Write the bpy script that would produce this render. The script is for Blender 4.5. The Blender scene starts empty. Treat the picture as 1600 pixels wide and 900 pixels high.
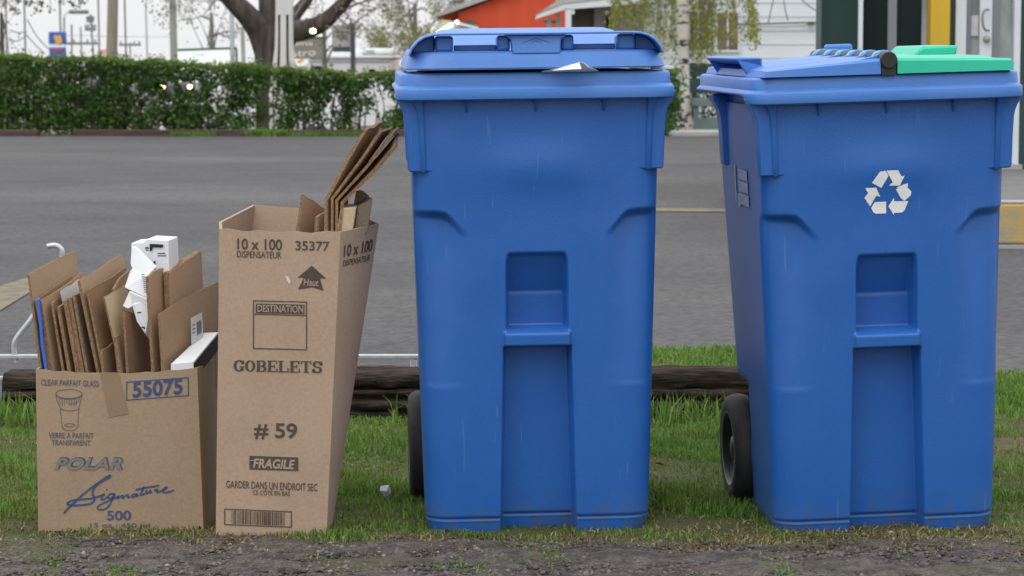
import bpy, bmesh, math, random
import numpy as np
from mathutils import Vector, Matrix

R = math.radians
rnd = random.Random(7)
nrs = np.random.RandomState(11)
scene = bpy.context.scene
col = scene.collection

# ------------------------------------------------------------------ camera
F = 4000.0                     # focal length in pixels of the 1600 px wide photograph
H = 1.025
PITCH = math.atan(355.0 / F)
cam_d = bpy.data.cameras.new('camera')
cam_d.sensor_width = 36.0
cam_d.lens = F / 1600.0 * 36.0
cam_d.clip_start = 0.1
cam_d.clip_end = 3000
cam_d.dof.use_dof = True
cam_d.dof.focus_distance = 5.6
cam_d.dof.aperture_fstop = 13.0
cam = bpy.data.objects.new('camera', cam_d)
cam.location = (0, 0, H)
cam.rotation_euler = (math.pi / 2 - PITCH, 0, 0)
col.objects.link(cam)
scene.camera = cam

# ------------------------------------------------------------------ light
SUN_EL, SUN_AZ = R(50), R(206)      # azimuth clockwise from +Y: behind the camera
world = bpy.data.worlds.new('World')
scene.world = world
world.use_nodes = True
wt = world.node_tree
wt.nodes.clear()
wo = wt.nodes.new('ShaderNodeOutputWorld')
bg = wt.nodes.new('ShaderNodeBackground')
sky = wt.nodes.new('ShaderNodeTexSky')
sky.sky_type = 'NISHITA'
sky.sun_disc = False
sky.sun_elevation = SUN_EL
sky.sun_rotation = SUN_AZ
tc = wt.nodes.new('ShaderNodeTexCoord')
sep = wt.nodes.new('ShaderNodeSeparateXYZ')
ramp = wt.nodes.new('ShaderNodeMapRange')        # overcast sky: about three times brighter overhead
ramp.inputs['From Min'].default_value = 0.0
ramp.inputs['From Max'].default_value = 1.0
ramp.inputs['To Min'].default_value = 9.3
ramp.inputs['To Max'].default_value = 22.0
cl = wt.nodes.new('ShaderNodeTexNoise')
cl.inputs['Scale'].default_value = 2.2
cl.inputs['Detail'].default_value = 5
clr = wt.nodes.new('ShaderNodeMapRange')
clr.inputs['To Min'].default_value = 0.93
clr.inputs['To Max'].default_value = 1.07
mul = wt.nodes.new('ShaderNodeMath'); mul.operation = 'MULTIPLY'
comb = wt.nodes.new('ShaderNodeVectorMath'); comb.operation = 'SCALE'
comb.inputs[0].default_value = (0.985, 0.995, 1.01)
mix = wt.nodes.new('ShaderNodeMixRGB')
mix.inputs['Fac'].default_value = 0.93
L = wt.links.new
L(tc.outputs['Generated'], sep.inputs[0])
L(sep.outputs['Z'], ramp.inputs['Value'])
L(tc.outputs['Generated'], cl.inputs['Vector'])
L(cl.outputs['Fac'], clr.inputs['Value'])
L(ramp.outputs[0], mul.inputs[0]); L(clr.outputs[0], mul.inputs[1])
L(mul.outputs[0], comb.inputs['Scale'])
L(sky.outputs[0], mix.inputs[1]); L(comb.outputs[0], mix.inputs[2])
L(mix.outputs[0], bg.inputs['Color'])
bg.inputs['Strength'].default_value = 0.1
L(bg.outputs[0], wo.inputs[0])

sun_d = bpy.data.lights.new('sun', 'SUN')
sun_d.energy = 0.8
sun_d.angle = R(40)
sun_d.color = (1.0, 0.97, 0.93)
sun = bpy.data.objects.new('sun', sun_d)
sdir = Vector((math.sin(SUN_AZ) * math.cos(SUN_EL), math.cos(SUN_AZ) * math.cos(SUN_EL), math.sin(SUN_EL)))
sun.rotation_euler = sdir.to_track_quat('Z', 'Y').to_euler()
sun.location = sdir * 50
col.objects.link(sun)

scene.view_settings.view_transform = 'Standard'
scene.view_settings.look = 'None'
scene.view_settings.gamma = 1
scene.view_settings.exposure = 0.0
scene.view_settings.use_curve_mapping = False

# ------------------------------------------------------------------ helpers
def ray(px, py):
    a = (px - 800.0) / F; b = (450.0 - py) / F
    return Vector((a, math.cos(PITCH) + b * math.sin(PITCH), -math.sin(PITCH) + b * math.cos(PITCH)))
CAMP = Vector((0, 0, H))
def P(px, py, Y):
    d = ray(px, py); return CAMP + d * (Y / d.y)
def PP(px, py, pt, n):
    d = ray(px, py); return CAMP + d * ((pt - CAMP).dot(n) / d.dot(n))
def SX(px, Y): return (px - 800.0) / F * Y
def SZ(py, Y): return P(800, py, Y).z

class MB:
    def __init__(s): s.v = []; s.f = []; s.sm = []
    def add(s, vs, fs, smooth=False):
        o = len(s.v); s.v += [tuple(v) for v in vs]
        for f in fs: s.f.append(tuple(i + o for i in f)); s.sm.append(smooth)
        return s
    def box(s, x0, x1, y0, y1, z0, z1):
        return s.add([(x0,y0,z0),(x1,y0,z0),(x1,y1,z0),(x0,y1,z0),(x0,y0,z1),(x1,y0,z1),(x1,y1,z1),(x0,y1,z1)],
              [(0,3,2,1),(4,5,6,7),(0,1,5,4),(1,2,6,5),(2,3,7,6),(3,0,4,7)])
    def hexa(s, b, t):
        return s.add(list(b) + list(t), [(0,3,2,1),(4,5,6,7),(0,1,5,4),(1,2,6,5),(2,3,7,6),(3,0,4,7)])
    def prism(s, poly, vec):
        n = len(poly); vec = Vector(vec); a = [Vector(p) for p in poly]; b = [p + vec for p in a]
        fs = [tuple(range(n - 1, -1, -1)), tuple(range(n, 2 * n))]
        for i in range(n): j = (i + 1) % n; fs.append((i, j, n + j, n + i))
        return s.add(a + b, fs)
    def tube(s, pts, rad, n=8, cap=True):
        pts = [Vector(p) for p in pts]
        if not hasattr(rad, '__len__'): rad = [rad] * len(pts)
        vs = []; prev = None
        for i, p in enumerate(pts):
            t = (pts[min(i + 1, len(pts) - 1)] - pts[max(i - 1, 0)])
            if t.length < 1e-9: t = Vector((0, 0, 1))
            t.normalize()
            if prev is None:
                u = t.cross(Vector((0, 1, 0)) if abs(t.y) < 0.9 else Vector((1, 0, 0)))
            else:
                u = prev - t * prev.dot(t)
            u.normalize(); prev = u; w = t.cross(u)
            for k in range(n):
                a = 2 * math.pi * k / n
                vs.append(p + (u * math.cos(a) + w * math.sin(a)) * rad[i])
        fs = []
        for i in range(len(pts) - 1):
            for k in range(n):
                k2 = (k + 1) % n
                fs.append((i * n + k, i * n + k2, (i + 1) * n + k2, (i + 1) * n + k))
        s.add(vs, fs, True)
        if cap:
            s.add(vs[:n], [tuple(range(n))[::-1]]); s.add(vs[-n:], [tuple(range(n))])
        return s
    def loft(s, rings, closed=True, cap0=False, cap1=False, smooth=True):
        n = len(rings[0]); vs = [p for r in rings for p in r]; fs = []
        m = n if closed else n - 1
        for i in range(len(rings) - 1):
            for k in range(m):
                k2 = (k + 1) % n
                fs.append((i * n + k, i * n + k2, (i + 1) * n + k2, (i + 1) * n + k))
        s.add(vs, fs, smooth)
        if cap0: s.add(rings[0], [tuple(range(n))[::-1]], False)
        if cap1: s.add(rings[-1], [tuple(range(n))], False)
        return s
    def lathe(s, prof, axis='x', n=32, c=(0, 0, 0), closed=False):
        rings = []
        for (r, h) in prof:
            ring = []
            for k in range(n):
                a = 2 * math.pi * k / n; u, w = r * math.cos(a), r * math.sin(a)
                if axis == 'x': q = (c[0] + h, c[1] + u, c[2] + w)
                elif axis == 'y': q = (c[0] + w, c[1] + h, c[2] + u)
                else: q = (c[0] + u, c[1] + w, c[2] + h)
                ring.append(q)
            rings.append(ring)
        return s.loft(rings)
    def build(s, name, m, parent=None, bevel=0, seg=2, smooth_angle=None, weld=False):
        me = bpy.data.meshes.new(name)
        me.from_pydata(s.v, [], s.f)
        me.polygons.foreach_set('use_smooth', s.sm)
        bm = bmesh.new(); bm.from_mesh(me)
        if weld or bevel or smooth_angle: bmesh.ops.remove_doubles(bm, verts=bm.verts, dist=1e-5)
        bmesh.ops.recalc_face_normals(bm, faces=bm.faces)
        bm.to_mesh(me); bm.free()
        if smooth_angle is not None:
            me.polygons.foreach_set('use_smooth', [True] * len(me.polygons))
            try: me.set_sharp_from_angle(angle=R(smooth_angle))
            except Exception: pass
        o = bpy.data.objects.new(name, me)
        ms = m if isinstance(m, (list, tuple)) else [m]
        for q in ms: me.materials.append(q)
        col.objects.link(o)
        if parent: o.parent = parent
        if bevel:
            md = o.modifiers.new('bevel', 'BEVEL'); md.width = bevel; md.segments = seg; md.limit_method = 'ANGLE'; md.angle_limit = R(35)
            me.polygons.foreach_set('use_smooth', [True] * len(me.polygons))
            try: me.set_sharp_from_angle(angle=R(50))
            except Exception: pass
        me.update()
        return o

def np_mesh(name, V, Q, m, parent=None, smooth=False, T=None):
    """mesh from numpy arrays: V (n,3), Q (k,4) quads, T (j,3) triangles"""
    me = bpy.data.meshes.new(name)
    nq = 0 if Q is None else len(Q); nt = 0 if T is None else len(T)
    me.vertices.add(len(V)); me.vertices.foreach_set('co', np.asarray(V, dtype=np.float32).ravel())
    idx = []; starts = []
    if nq: idx.append(np.asarray(Q).ravel()); starts.append(np.arange(nq) * 4)
    if nt: idx.append(np.asarray(T).ravel()); starts.append(nq * 4 + np.arange(nt) * 3)
    idx = np.concatenate(idx).astype(np.int32); starts = np.concatenate(starts).astype(np.int32)
    me.loops.add(len(idx)); me.loops.foreach_set('vertex_index', idx)
    me.polygons.add(nq + nt); me.polygons.foreach_set('loop_start', starts)
    if smooth: me.polygons.foreach_set('use_smooth', np.ones(nq + nt, dtype=bool))
    me.update(calc_edges=True); me.validate()
    me.materials.append(m)
    o = bpy.data.objects.new(name, me); col.objects.link(o)
    if parent: o.parent = parent
    return o

def tag(o, label=None, cat=None, group=None, kind=None):
    if label: o['label'] = label
    if cat: o['category'] = cat
    if group: o['group'] = group
    if kind: o['kind'] = kind
    return o
def thing(name, label, cat, loc=(0, 0, 0), group=None):
    o = bpy.data.objects.new(name, None); o.location = loc; o.empty_display_size = 0.1
    col.objects.link(o); return tag(o, label, cat, group)
def place(child, parent):
    """parent a mesh built in world coordinates under an empty that is only translated"""
    child.parent = parent
    child.matrix_parent_inverse = Matrix.Translation(-parent.location)
    return child

# ------------------------------------------------------------------ materials
def mat(name, c1, c2=None, scale=8, detail=5, rough=0.6, bump=0.0, bscale=60, stretch=(1, 1, 1), metallic=0, spec=0.5,
        ramp=(0.35, 0.65), island=0.0, trans=0, emit=None, es=1.0, fine=0.0, fscale=300, c3=None, s3=2.0, r3=(0.5, 0.62), sss=0):
    m = bpy.data.materials.new(name); m.use_nodes = True
    nt = m.node_tree; b = nt.nodes['Principled BSDF']; N = nt.nodes.new; Lk = nt.links.new
    b.inputs['Roughness'].default_value = rough
    b.inputs['Metallic'].default_value = metallic
    b.inputs['Specular IOR Level'].default_value = spec
    tcn = N('ShaderNodeTexCoord'); mp = N('ShaderNodeMapping'); mp.inputs['Scale'].default_value = stretch
    Lk(tcn.outputs['Object'], mp.inputs[0])
    src = None
    if c2 is not None:
        n = N('ShaderNodeTexNoise'); n.inputs['Scale'].default_value = scale; n.inputs['Detail'].default_value = detail
        Lk(mp.outputs[0], n.inputs['Vector'])
        r = N('ShaderNodeValToRGB')
        r.color_ramp.elements[0].position = ramp[0]; r.color_ramp.elements[0].color = (*c1, 1)
        r.color_ramp.elements[1].position = ramp[1]; r.color_ramp.elements[1].color = (*c2, 1)
        Lk(n.outputs['Fac'], r.inputs[0]); src = r.outputs[0]
    else:
        rg = N('ShaderNodeRGB'); rg.outputs[0].default_value = (*c1, 1); src = rg.outputs[0]
    if c3 is not None:
        n3 = N('ShaderNodeTexNoise'); n3.inputs['Scale'].default_value = s3; n3.inputs['Detail'].default_value = 6
        Lk(mp.outputs[0], n3.inputs['Vector'])
        r = N('ShaderNodeMapRange'); r.inputs['From Min'].default_value = r3[0]; r.inputs['From Max'].default_value = r3[1]
        Lk(n3.outputs['Fac'], r.inputs['Value'])
        mx = N('ShaderNodeMixRGB'); Lk(r.outputs[0], mx.inputs[0]); Lk(src, mx.inputs[1]); mx.inputs[2].default_value = (*c3, 1)
        src = mx.outputs[0]
    if fine:
        n4 = N('ShaderNodeTexNoise'); n4.inputs['Scale'].default_value = fscale; n4.inputs['Detail'].default_value = 2
        Lk(mp.outputs[0], n4.inputs['Vector'])
        r = N('ShaderNodeMapRange'); r.inputs['From Min'].default_value = .3; r.inputs['From Max'].default_value = .7
        r.inputs['To Min'].default_value = 1 - fine; r.inputs['To Max'].default_value = 1 + fine
        Lk(n4.outputs['Fac'], r.inputs['Value'])
        hs = N('ShaderNodeVectorMath'); hs.operation = 'SCALE'; Lk(src, hs.inputs[0]); Lk(r.outputs[0], hs.inputs['Scale']); src = hs.outputs[0]
    if island:
        g = N('ShaderNodeNewGeometry')
        r = N('ShaderNodeMapRange'); r.inputs['To Min'].default_value = 1 - island; r.inputs['To Max'].default_value = 1 + island
        Lk(g.outputs['Random Per Island'], r.inputs['Value'])
        hs = N('ShaderNodeVectorMath'); hs.operation = 'SCALE'; Lk(src, hs.inputs[0]); Lk(r.outputs[0], hs.inputs['Scale']); src = hs.outputs[0]
    Lk(src, b.inputs['Base Color'])
    if bump:
        n2 = N('ShaderNodeTexNoise'); n2.inputs['Scale'].default_value = bscale; n2.inputs['Detail'].default_value = 4
        Lk(mp.outputs[0], n2.inputs['Vector'])
        bp = N('ShaderNodeBump'); bp.inputs['Strength'].default_value = bump; bp.inputs['Distance'].default_value = 0.01
        Lk(n2.outputs['Fac'], bp.inputs['Height']); Lk(bp.outputs[0], b.inputs['Normal'])
    if emit:
        b.inputs['Emission Color'].default_value = (*emit, 1); b.inputs['Emission Strength'].default_value = es
    if trans:
        out = nt.nodes['Material Output']; tr = N('ShaderNodeBsdfTranslucent'); Lk(src, tr.inputs[0])
        ms = N('ShaderNodeMixShader'); ms.inputs[0].default_value = trans
        Lk(b.outputs[0], ms.inputs[1]); Lk(tr.outputs[0], ms.inputs[2]); Lk(ms.outputs[0], out.inputs[0])
    return m

M = {}
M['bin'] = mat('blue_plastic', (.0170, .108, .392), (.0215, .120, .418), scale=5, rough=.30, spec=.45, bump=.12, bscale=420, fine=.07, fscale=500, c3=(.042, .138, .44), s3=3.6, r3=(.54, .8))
M['lid'] = mat('skylit_blue_plastic', (.046, .170, .515), (.053, .185, .535), scale=6, rough=.4, bump=.12, bscale=420, fine=.06, fscale=500, c3=(.085, .20, .53), s3=3.0, r3=(.52, .75))  # lighter than the body blue: skylight on lids and rim put into the colour
M['green'] = mat('green_lid_plastic', (.01, .42, .27), (.014, .46, .30), scale=6, rough=.42, bump=.12, bscale=400, fine=.08, fscale=450)
M['knuckle'] = mat('pale_green_plastic', (.12, .5, .45), rough=.45)
M['black'] = mat('black_plastic', (.012, .012, .014), (.02, .02, .022), scale=20, rough=.5)
M['rubber'] = mat('tyre_rubber', (.012, .012, .013), (.022, .021, .02), scale=18, rough=.75, bump=.2, bscale=200)
M['hub'] = mat('wheel_hub', (.018, .018, .02), (.03, .03, .03), scale=15, rough=.45)
M['white'] = mat('white_print', (.78, .79, .8), (.7, .71, .73), scale=30, rough=.6)
M['sticker'] = mat('faded_sticker', (.27, .33, .46), (.36, .41, .5), scale=140, rough=.6, detail=2)
M['card_low'] = mat('yellowish_cardboard', (.31, .226, .152), (.34, .25, .168), scale=5, rough=.85, fine=.07, fscale=160, bump=.06, bscale=120, spec=.2, c3=(.275, .195, .127), s3=4, r3=(.55, .8))
M['card'] = mat('cardboard', (.36, .262, .19), (.39, .285, .208), scale=5, rough=.85, fine=.07, fscale=160, bump=.06, bscale=120, spec=.2, stretch=(1, 1, 1), c3=(.33, .232, .163), s3=4, r3=(.55, .8))
M['card_dark'] = mat('brown_cardboard', (.24, .15, .088), (.28, .178, .105), scale=6, rough=.85, fine=.08, fscale=160, bump=.08, bscale=90, spec=.2)
M['card_mid'] = mat('tan_cardboard', (.355, .25, .16), (.39, .278, .182), scale=6, rough=.85, fine=.07, fscale=160, bump=.08, bscale=90, spec=.2)
M['card_pale'] = mat('cream_cardboard', (.50, .39, .24), (.54, .43, .28), scale=6, rough=.85, fine=.05, fscale=160, spec=.2)
M['card_grey'] = mat('grey_brown_cardboard', (.17, .135, .10), (.21, .165, .12), scale=7, rough=.85, fine=.08, fscale=160, spec=.2)
M['flute'] = mat('corrugated_edge', (.15, .085, .045), (.33, .21, .12), scale=1, rough=.9, stretch=(500, 500, 160), detail=2, spec=.1)
M['tape'] = mat('brown_tape', (.25, .17, .105), (.265, .185, .115), scale=20, rough=.35)
M['inkblue'] = mat('faded_blue_ink', (.028, .06, .15), (.045, .08, .17), scale=60, rough=.7)
M['inkblue2'] = mat('pale_blue_ink', (.07, .078, .105), (.10, .10, .12), scale=90, rough=.7)
M['inkteal'] = mat('washed_teal_ink', (.19, .175, .14), (.16, .165, .15), scale=60, rough=.7)
M['inkdark'] = mat('dark_brown_ink', (.05, .038, .03), (.075, .055, .042), scale=90, rough=.7)
M['paper'] = mat('white_paper', (.72, .74, .75), (.66, .68, .7), scale=9, rough=.75, spec=.3)
M['paper_grey'] = mat('grey_white_paper', (.5, .5, .53), (.58, .58, .6), scale=14, rough=.8, spec=.2)
M['bluecard'] = mat('blue_card_edge', (.03, .13, .55), rough=.6)
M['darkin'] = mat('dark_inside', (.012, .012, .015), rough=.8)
M['galv'] = mat('galvanised_steel', (.42, .44, .46), (.52, .54, .56), scale=30, rough=.45, metallic=.5)
M['asphalt'] = mat('asphalt', (.064, .062, .064), (.078, .075, .077), scale=2.2, rough=.9, bump=.5, bscale=55, fine=.38, fscale=60, c3=(.102, .098, .097), s3=.35, r3=(.46, .68), stretch=(.6, 1, 1), spec=.25)
M['asphalt_patch'] = mat('newer_asphalt', (.07, .069, .071), (.09, .088, .088), scale=1.2, rough=.9, bump=.5, bscale=55, fine=.3, fscale=95, stretch=(.4, 1, 1), spec=.25)
M['crack'] = mat('tar_seal', (.045, .044, .046), (.06, .058, .058), scale=6, rough=.7)
M['yellow_line'] = mat('worn_yellow_paint', (.18, .145, .078), (.10, .09, .07), scale=12, rough=.8, detail=8, ramp=(.40, .62))
M['soil'] = mat('lawn_soil', (.05, .056, .022), (.085, .078, .038), scale=9, rough=.95, bump=.6, bscale=80, c3=(.12, .095, .06), s3=2.5, r3=(.5, .7), spec=.1)
M['field'] = mat('far_ground', (.10, .11, .06), (.15, .14, .1), scale=.4, rough=.95, spec=.1)
M['gravel_bed'] = mat('gravel_dirt', (.066, .057, .052), (.13, .113, .10), scale=24, rough=.95, bump=1.0, bscale=110, c3=(.085, .085, .04), s3=3.6, r3=(.55, .72), fine=.35, fscale=120, spec=.15)
M['stone'] = mat('pebbles', (.062, .055, .052), (.135, .118, .108), scale=8, rough=.9, island=.5, spec=.2)
M['grass'] = mat('grass_blades', (.105, .205, .036), (.16, .265, .052), scale=2.6, rough=.6, island=.4, trans=.35, c3=(.21, .23, .065), s3=3.3, r3=(.55, .75), spec=.3)
M['straw'] = mat('dry_grass', (.23, .19, .09), (.17, .13, .07), scale=6, rough=.8, island=.4, spec=.1)
M['log'] = mat('weathered_log', (.015, .011, .009), (.058, .044, .035), scale=4.5, rough=.95, bump=1.0, bscale=9, stretch=(1.0, 9, 9), detail=9, spec=.1, fine=.45, fscale=24, c3=(.088, .07, .057), s3=3.0, r3=(.58, .75))
M['tie'] = mat('brown_timber', (.06, .04, .033), (.10, .07, .058), scale=3, rough=.9, stretch=(.5, 5, 5), spec=.15)
M['hedge'] = mat('hedge_leaves', (.05, .115, .022), (.078, .15, .032), scale=1.8, rough=.6, island=.5, trans=.3, spec=.3)
M['hedge_new'] = mat('fresh_hedge_leaves', (.11, .17, .032), (.14, .20, .04), scale=2, rough=.55, island=.4, trans=.3, spec=.3)
M['twig'] = mat('hedge_stems', (.06, .045, .032), (.1, .08, .06), scale=9, rough=.9)
M['bark'] = mat('grey_bark', (.045, .037, .033), (.10, .085, .076), scale=5, rough=.95, bump=1.0, bscale=14, stretch=(2.5, 2.5, .5), spec=.1, c3=(.05, .04, .034), s3=1.5)
M['twiggrey'] = mat('grey_twigs', (.16, .14, .13), (.22, .2, .19), scale=4, rough=.9)
M['bud'] = mat('brown_buds', (.16, .125, .10), (.2, .17, .12), scale=3, rough=.8, island=.5, trans=.3)
M['willow'] = mat('pale_spring_leaves', (.19, .20, .07), (.25, .25, .11), scale=1.2, rough=.7, island=.4, trans=.4)
M['willow_grey'] = mat('grey_green_leaves', (.24, .24, .19), (.3, .3, .24), scale=1.2, rough=.7, island=.35, trans=.4)
M['birch'] = mat('birch_bark', (.70, .66, .61), (.6, .55, .5), scale=5, rough=.8, c3=(.05, .045, .04), s3=5.5, r3=(.55, .61), stretch=(1, 1, 2.4))
M['birchleaf'] = mat('birch_leaves', (.23, .26, .04), (.30, .31, .06), scale=2, rough=.6, island=.4, trans=.4)
M['mapleleaf'] = mat('young_maple_leaves', (.10, .10, .07), (.2, .12, .07), scale=3, rough=.6, island=.5, trans=.3)
M['pole_grey'] = mat('grey_pole', (.17, .18, .19), (.22, .23, .24), scale=3, rough=.7)
M['pole_pale'] = mat('pale_steel_pole', (.36, .38, .40), (.42, .44, .46), scale=3, rough=.6)
M['pole_wood'] = mat('wooden_pole', (.22, .19, .15), (.28, .245, .20), scale=4, rough=.9, stretch=(6, 6, .6))
M['pole_green'] = mat('grey_green_pole', (.27, .28, .24), (.31, .32, .28), scale=3, rough=.8)
M['pylon'] = mat('white_painted_wood', (.62, .62, .61), (.54, .53, .52), scale=2.5, rough=.6, stretch=(3, 3, .6))
M['ochre'] = mat('ochre_wood', (.34, .26, .13), (.42, .33, .18), scale=4, rough=.7)
M['signblue'] = mat('blue_sign_face', (.035, .12, .42), rough=.5)
M['orange'] = mat('orange_sign_mark', (.8, .38, .06), rough=.5)
M['signred'] = mat('red_sign_band', (.5, .06, .05), rough=.5)
M['board'] = mat('lit_letter_board', (.75, .8, .78), rough=.4, emit=(.86, 1.0, .93), es=.45)
M['boardframe'] = mat('dark_sign_frame', (.04, .07, .065), rough=.5)
M['letter_green'] = mat('green_letters', (.12, .36, .3), rough=.5)
M['letter_red'] = mat('red_letters', (.62, .4, .36), rough=.5)
M['sign_brown'] = mat('grey_brown_sign_boards', (.20, .18, .155), (.26, .235, .20), scale=2, rough=.85, stretch=(.6, 1, 14))
M['letter_white'] = mat('white_letters', (.75, .75, .74), rough=.5)
M['sign_grey'] = mat('grey_sign_back', (.30, .30, .29), (.38, .38, .36), scale=4, rough=.8)
M['sign_dark'] = mat('dark_sign_post', (.05, .055, .065), rough=.7)
M['camper'] = mat('white_camper_shell', (.68, .71, .72), (.62, .66, .67), scale=2, rough=.4)
M['camper_grey'] = mat('grey_trim', (.3, .33, .34), rough=.5)
M['carwhite'] = mat('white_car_paint', (.66, .67, .69), rough=.25)
M['cardark'] = mat('dark_car_paint', (.05, .055, .065), rough=.25)
M['carred'] = mat('red_car_paint', (.35, .04, .03), rough=.25)
M['glass'] = mat('dark_window_glass', (.005, .013, .014), (.012, .022, .022), scale=1.2, rough=.2, spec=.12, stretch=(3, 1, .4))
M['head'] = mat('lit_headlight', (.9, .8, .6), emit=(1.0, .70, .30), es=8)
M['lampglow'] = mat('lit_lamp', (.9, .9, .5), emit=(.95, 1.0, .35), es=8)
M['tube'] = mat('lit_tube', (.9, .9, .9), emit=(1, 1, .98), es=5)
M['barn'] = mat('red_orange_siding', (.54, .062, .022), (.6, .075, .028), scale=1, rough=.8, stretch=(5, 5, .3))
M['roof_grey'] = mat('grey_roof_edge', (.32, .31, .30), (.4, .39, .38), scale=3, rough=.8)
M['shade_green'] = mat('olive_shed_roof', (.26, .28, .18), (.31, .33, .22), scale=2, rough=.85)
M['house'] = mat('white_siding', (.62, .66, .70), (.66, .70, .74), scale=1.5, rough=.6)
M['housegap'] = mat('siding_shadow_line', (.42, .46, .50), rough=.7)
M['porch_wall'] = mat('grey_porch_wall', (.26, .25, .27), (.31, .3, .31), scale=2, rough=.8)
M['shutter'] = mat('brown_window', (.10, .075, .055), (.16, .12, .09), scale=3, rough=.6)
M['wire'] = mat('dark_cable', (.05, .05, .055), rough=.7)
M['bench'] = mat('dark_green_boards', (.02, .05, .045), (.03, .065, .055), scale=4, rough=.7, stretch=(1, 4, 4))
M['bench_grey'] = mat('grey_green_boards', (.10, .14, .14), (.14, .18, .18), scale=4, rough=.8)
M['gcorr'] = mat('dark_green_cladding', (.012, .045, .042), (.018, .058, .055), scale=2, rough=.5, stretch=(4, 4, .4))
M['trimwhite'] = mat('white_trim', (.62, .66, .70), (.56, .60, .64), scale=3, rough=.5)
M['trimgrey'] = mat('grey_mullion', (.17, .19, .21), rough=.5)
M['yellowcol'] = mat('yellow_column', (.58, .36, .012), (.52, .33, .02), scale=4, rough=.6, stretch=(2, 2, .5))
M['doorglass'] = mat('door_glass', (.16, .19, .19), (.34, .37, .37), scale=2.4, rough=.12, detail=3, stretch=(3, 3, 1))
M['concrete'] = mat('concrete_top', (.30, .29, .28), (.36, .35, .34), scale=5, rough=.9, bump=.3)
M['walk'] = mat('dark_walkway', (.11, .108, .108), (.14, .137, .135), scale=4, rough=.9)
M['kerb_yellow'] = mat('chipped_yellow_paint', (.42, .30, .11), (.28, .26, .21), scale=6, rough=.85, detail=9, ramp=(.42, .62), bump=.3)
M['leaf_orange'] = mat('dead_leaf', (.45, .12, .03), rough=.7)
M['scuff'] = mat('pale_scuff', (.18, .22, .3), rough=.8)

M['ringgrey'] = mat('grey_wheel_ring', (.13, .135, .14), (.17, .17, .175), scale=12, rough=.5)
M['palestone'] = mat('pale_stones', (.22, .2, .18), (.3, .28, .26), scale=8, rough=.9, island=.4, spec=.2)
M['sheet2'] = mat('pale_tan_cardboard', (.385, .27, .175), (.42, .30, .2), scale=6, rough=.85, fine=.06, fscale=160, bump=.08, bscale=90, spec=.2)

def weather(m, dirt, scratch, zdirt=.10):
    """dried mud splashed up from the ground, and fine pale scratches"""
    nt = m.node_tree; b = nt.nodes['Principled BSDF']; N = nt.nodes.new; Lk = nt.links.new
    src = b.inputs['Base Color'].links[0].from_socket
    t = N('ShaderNodeTexCoord'); sp = N('ShaderNodeSeparateXYZ'); Lk(t.outputs['Object'], sp.inputs[0])
    mr = N('ShaderNodeMapRange'); mr.inputs['From Min'].default_value = zdirt; mr.inputs['From Max'].default_value = 0.0; Lk(sp.outputs['Z'], mr.inputs['Value'])
    n = N('ShaderNodeTexNoise'); n.inputs['Scale'].default_value = 26; n.inputs['Detail'].default_value = 8
    r2 = N('ShaderNodeMapRange'); r2.inputs['From Min'].default_value = .42; r2.inputs['From Max'].default_value = .72; Lk(n.outputs['Fac'], r2.inputs['Value'])
    mu = N('ShaderNodeMath'); mu.operation = 'MULTIPLY'; Lk(mr.outputs[0], mu.inputs[0]); Lk(r2.outputs[0], mu.inputs[1])
    mx = N('ShaderNodeMixRGB'); Lk(mu.outputs[0], mx.inputs[0]); Lk(src, mx.inputs[1]); mx.inputs[2].default_value = (*dirt, 1)
    oi = N('ShaderNodeObjectInfo'); rv = N('ShaderNodeVectorMath'); rv.operation = 'MULTIPLY_ADD'; rv.inputs[1].default_value = (3.1, 1.7, 2.3); Lk(oi.outputs['Location'], rv.inputs[0]); Lk(t.outputs['Object'], rv.inputs[2])   # each bin has its own scratches
    Lk(rv.outputs[0], n.inputs['Vector'])
    for rot, sc in (((.2, .5, .7), (60, 60, 3)), ((.9, -.4, .1), (70, 70, 4))):
        mp = N('ShaderNodeMapping'); mp.inputs['Rotation'].default_value = rot; mp.inputs['Scale'].default_value = sc; Lk(rv.outputs[0], mp.inputs[0])
        q = N('ShaderNodeTexNoise'); q.inputs['Scale'].default_value = 1.6; q.inputs['Detail'].default_value = 2; Lk(mp.outputs[0], q.inputs['Vector'])
        r3 = N('ShaderNodeMapRange'); r3.inputs['From Min'].default_value = .715; r3.inputs['From Max'].default_value = .76; r3.inputs['To Max'].default_value = .35; Lk(q.outputs['Fac'], r3.inputs['Value'])
        m2 = N('ShaderNodeMixRGB'); Lk(r3.outputs[0], m2.inputs[0]); Lk(mx.outputs[0], m2.inputs[1]); m2.inputs[2].default_value = (*scratch, 1); mx = m2
    Lk(mx.outputs[0], b.inputs['Base Color'])
weather(M['bin'], (.075, .10, .16), (.12, .2, .42))

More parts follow.
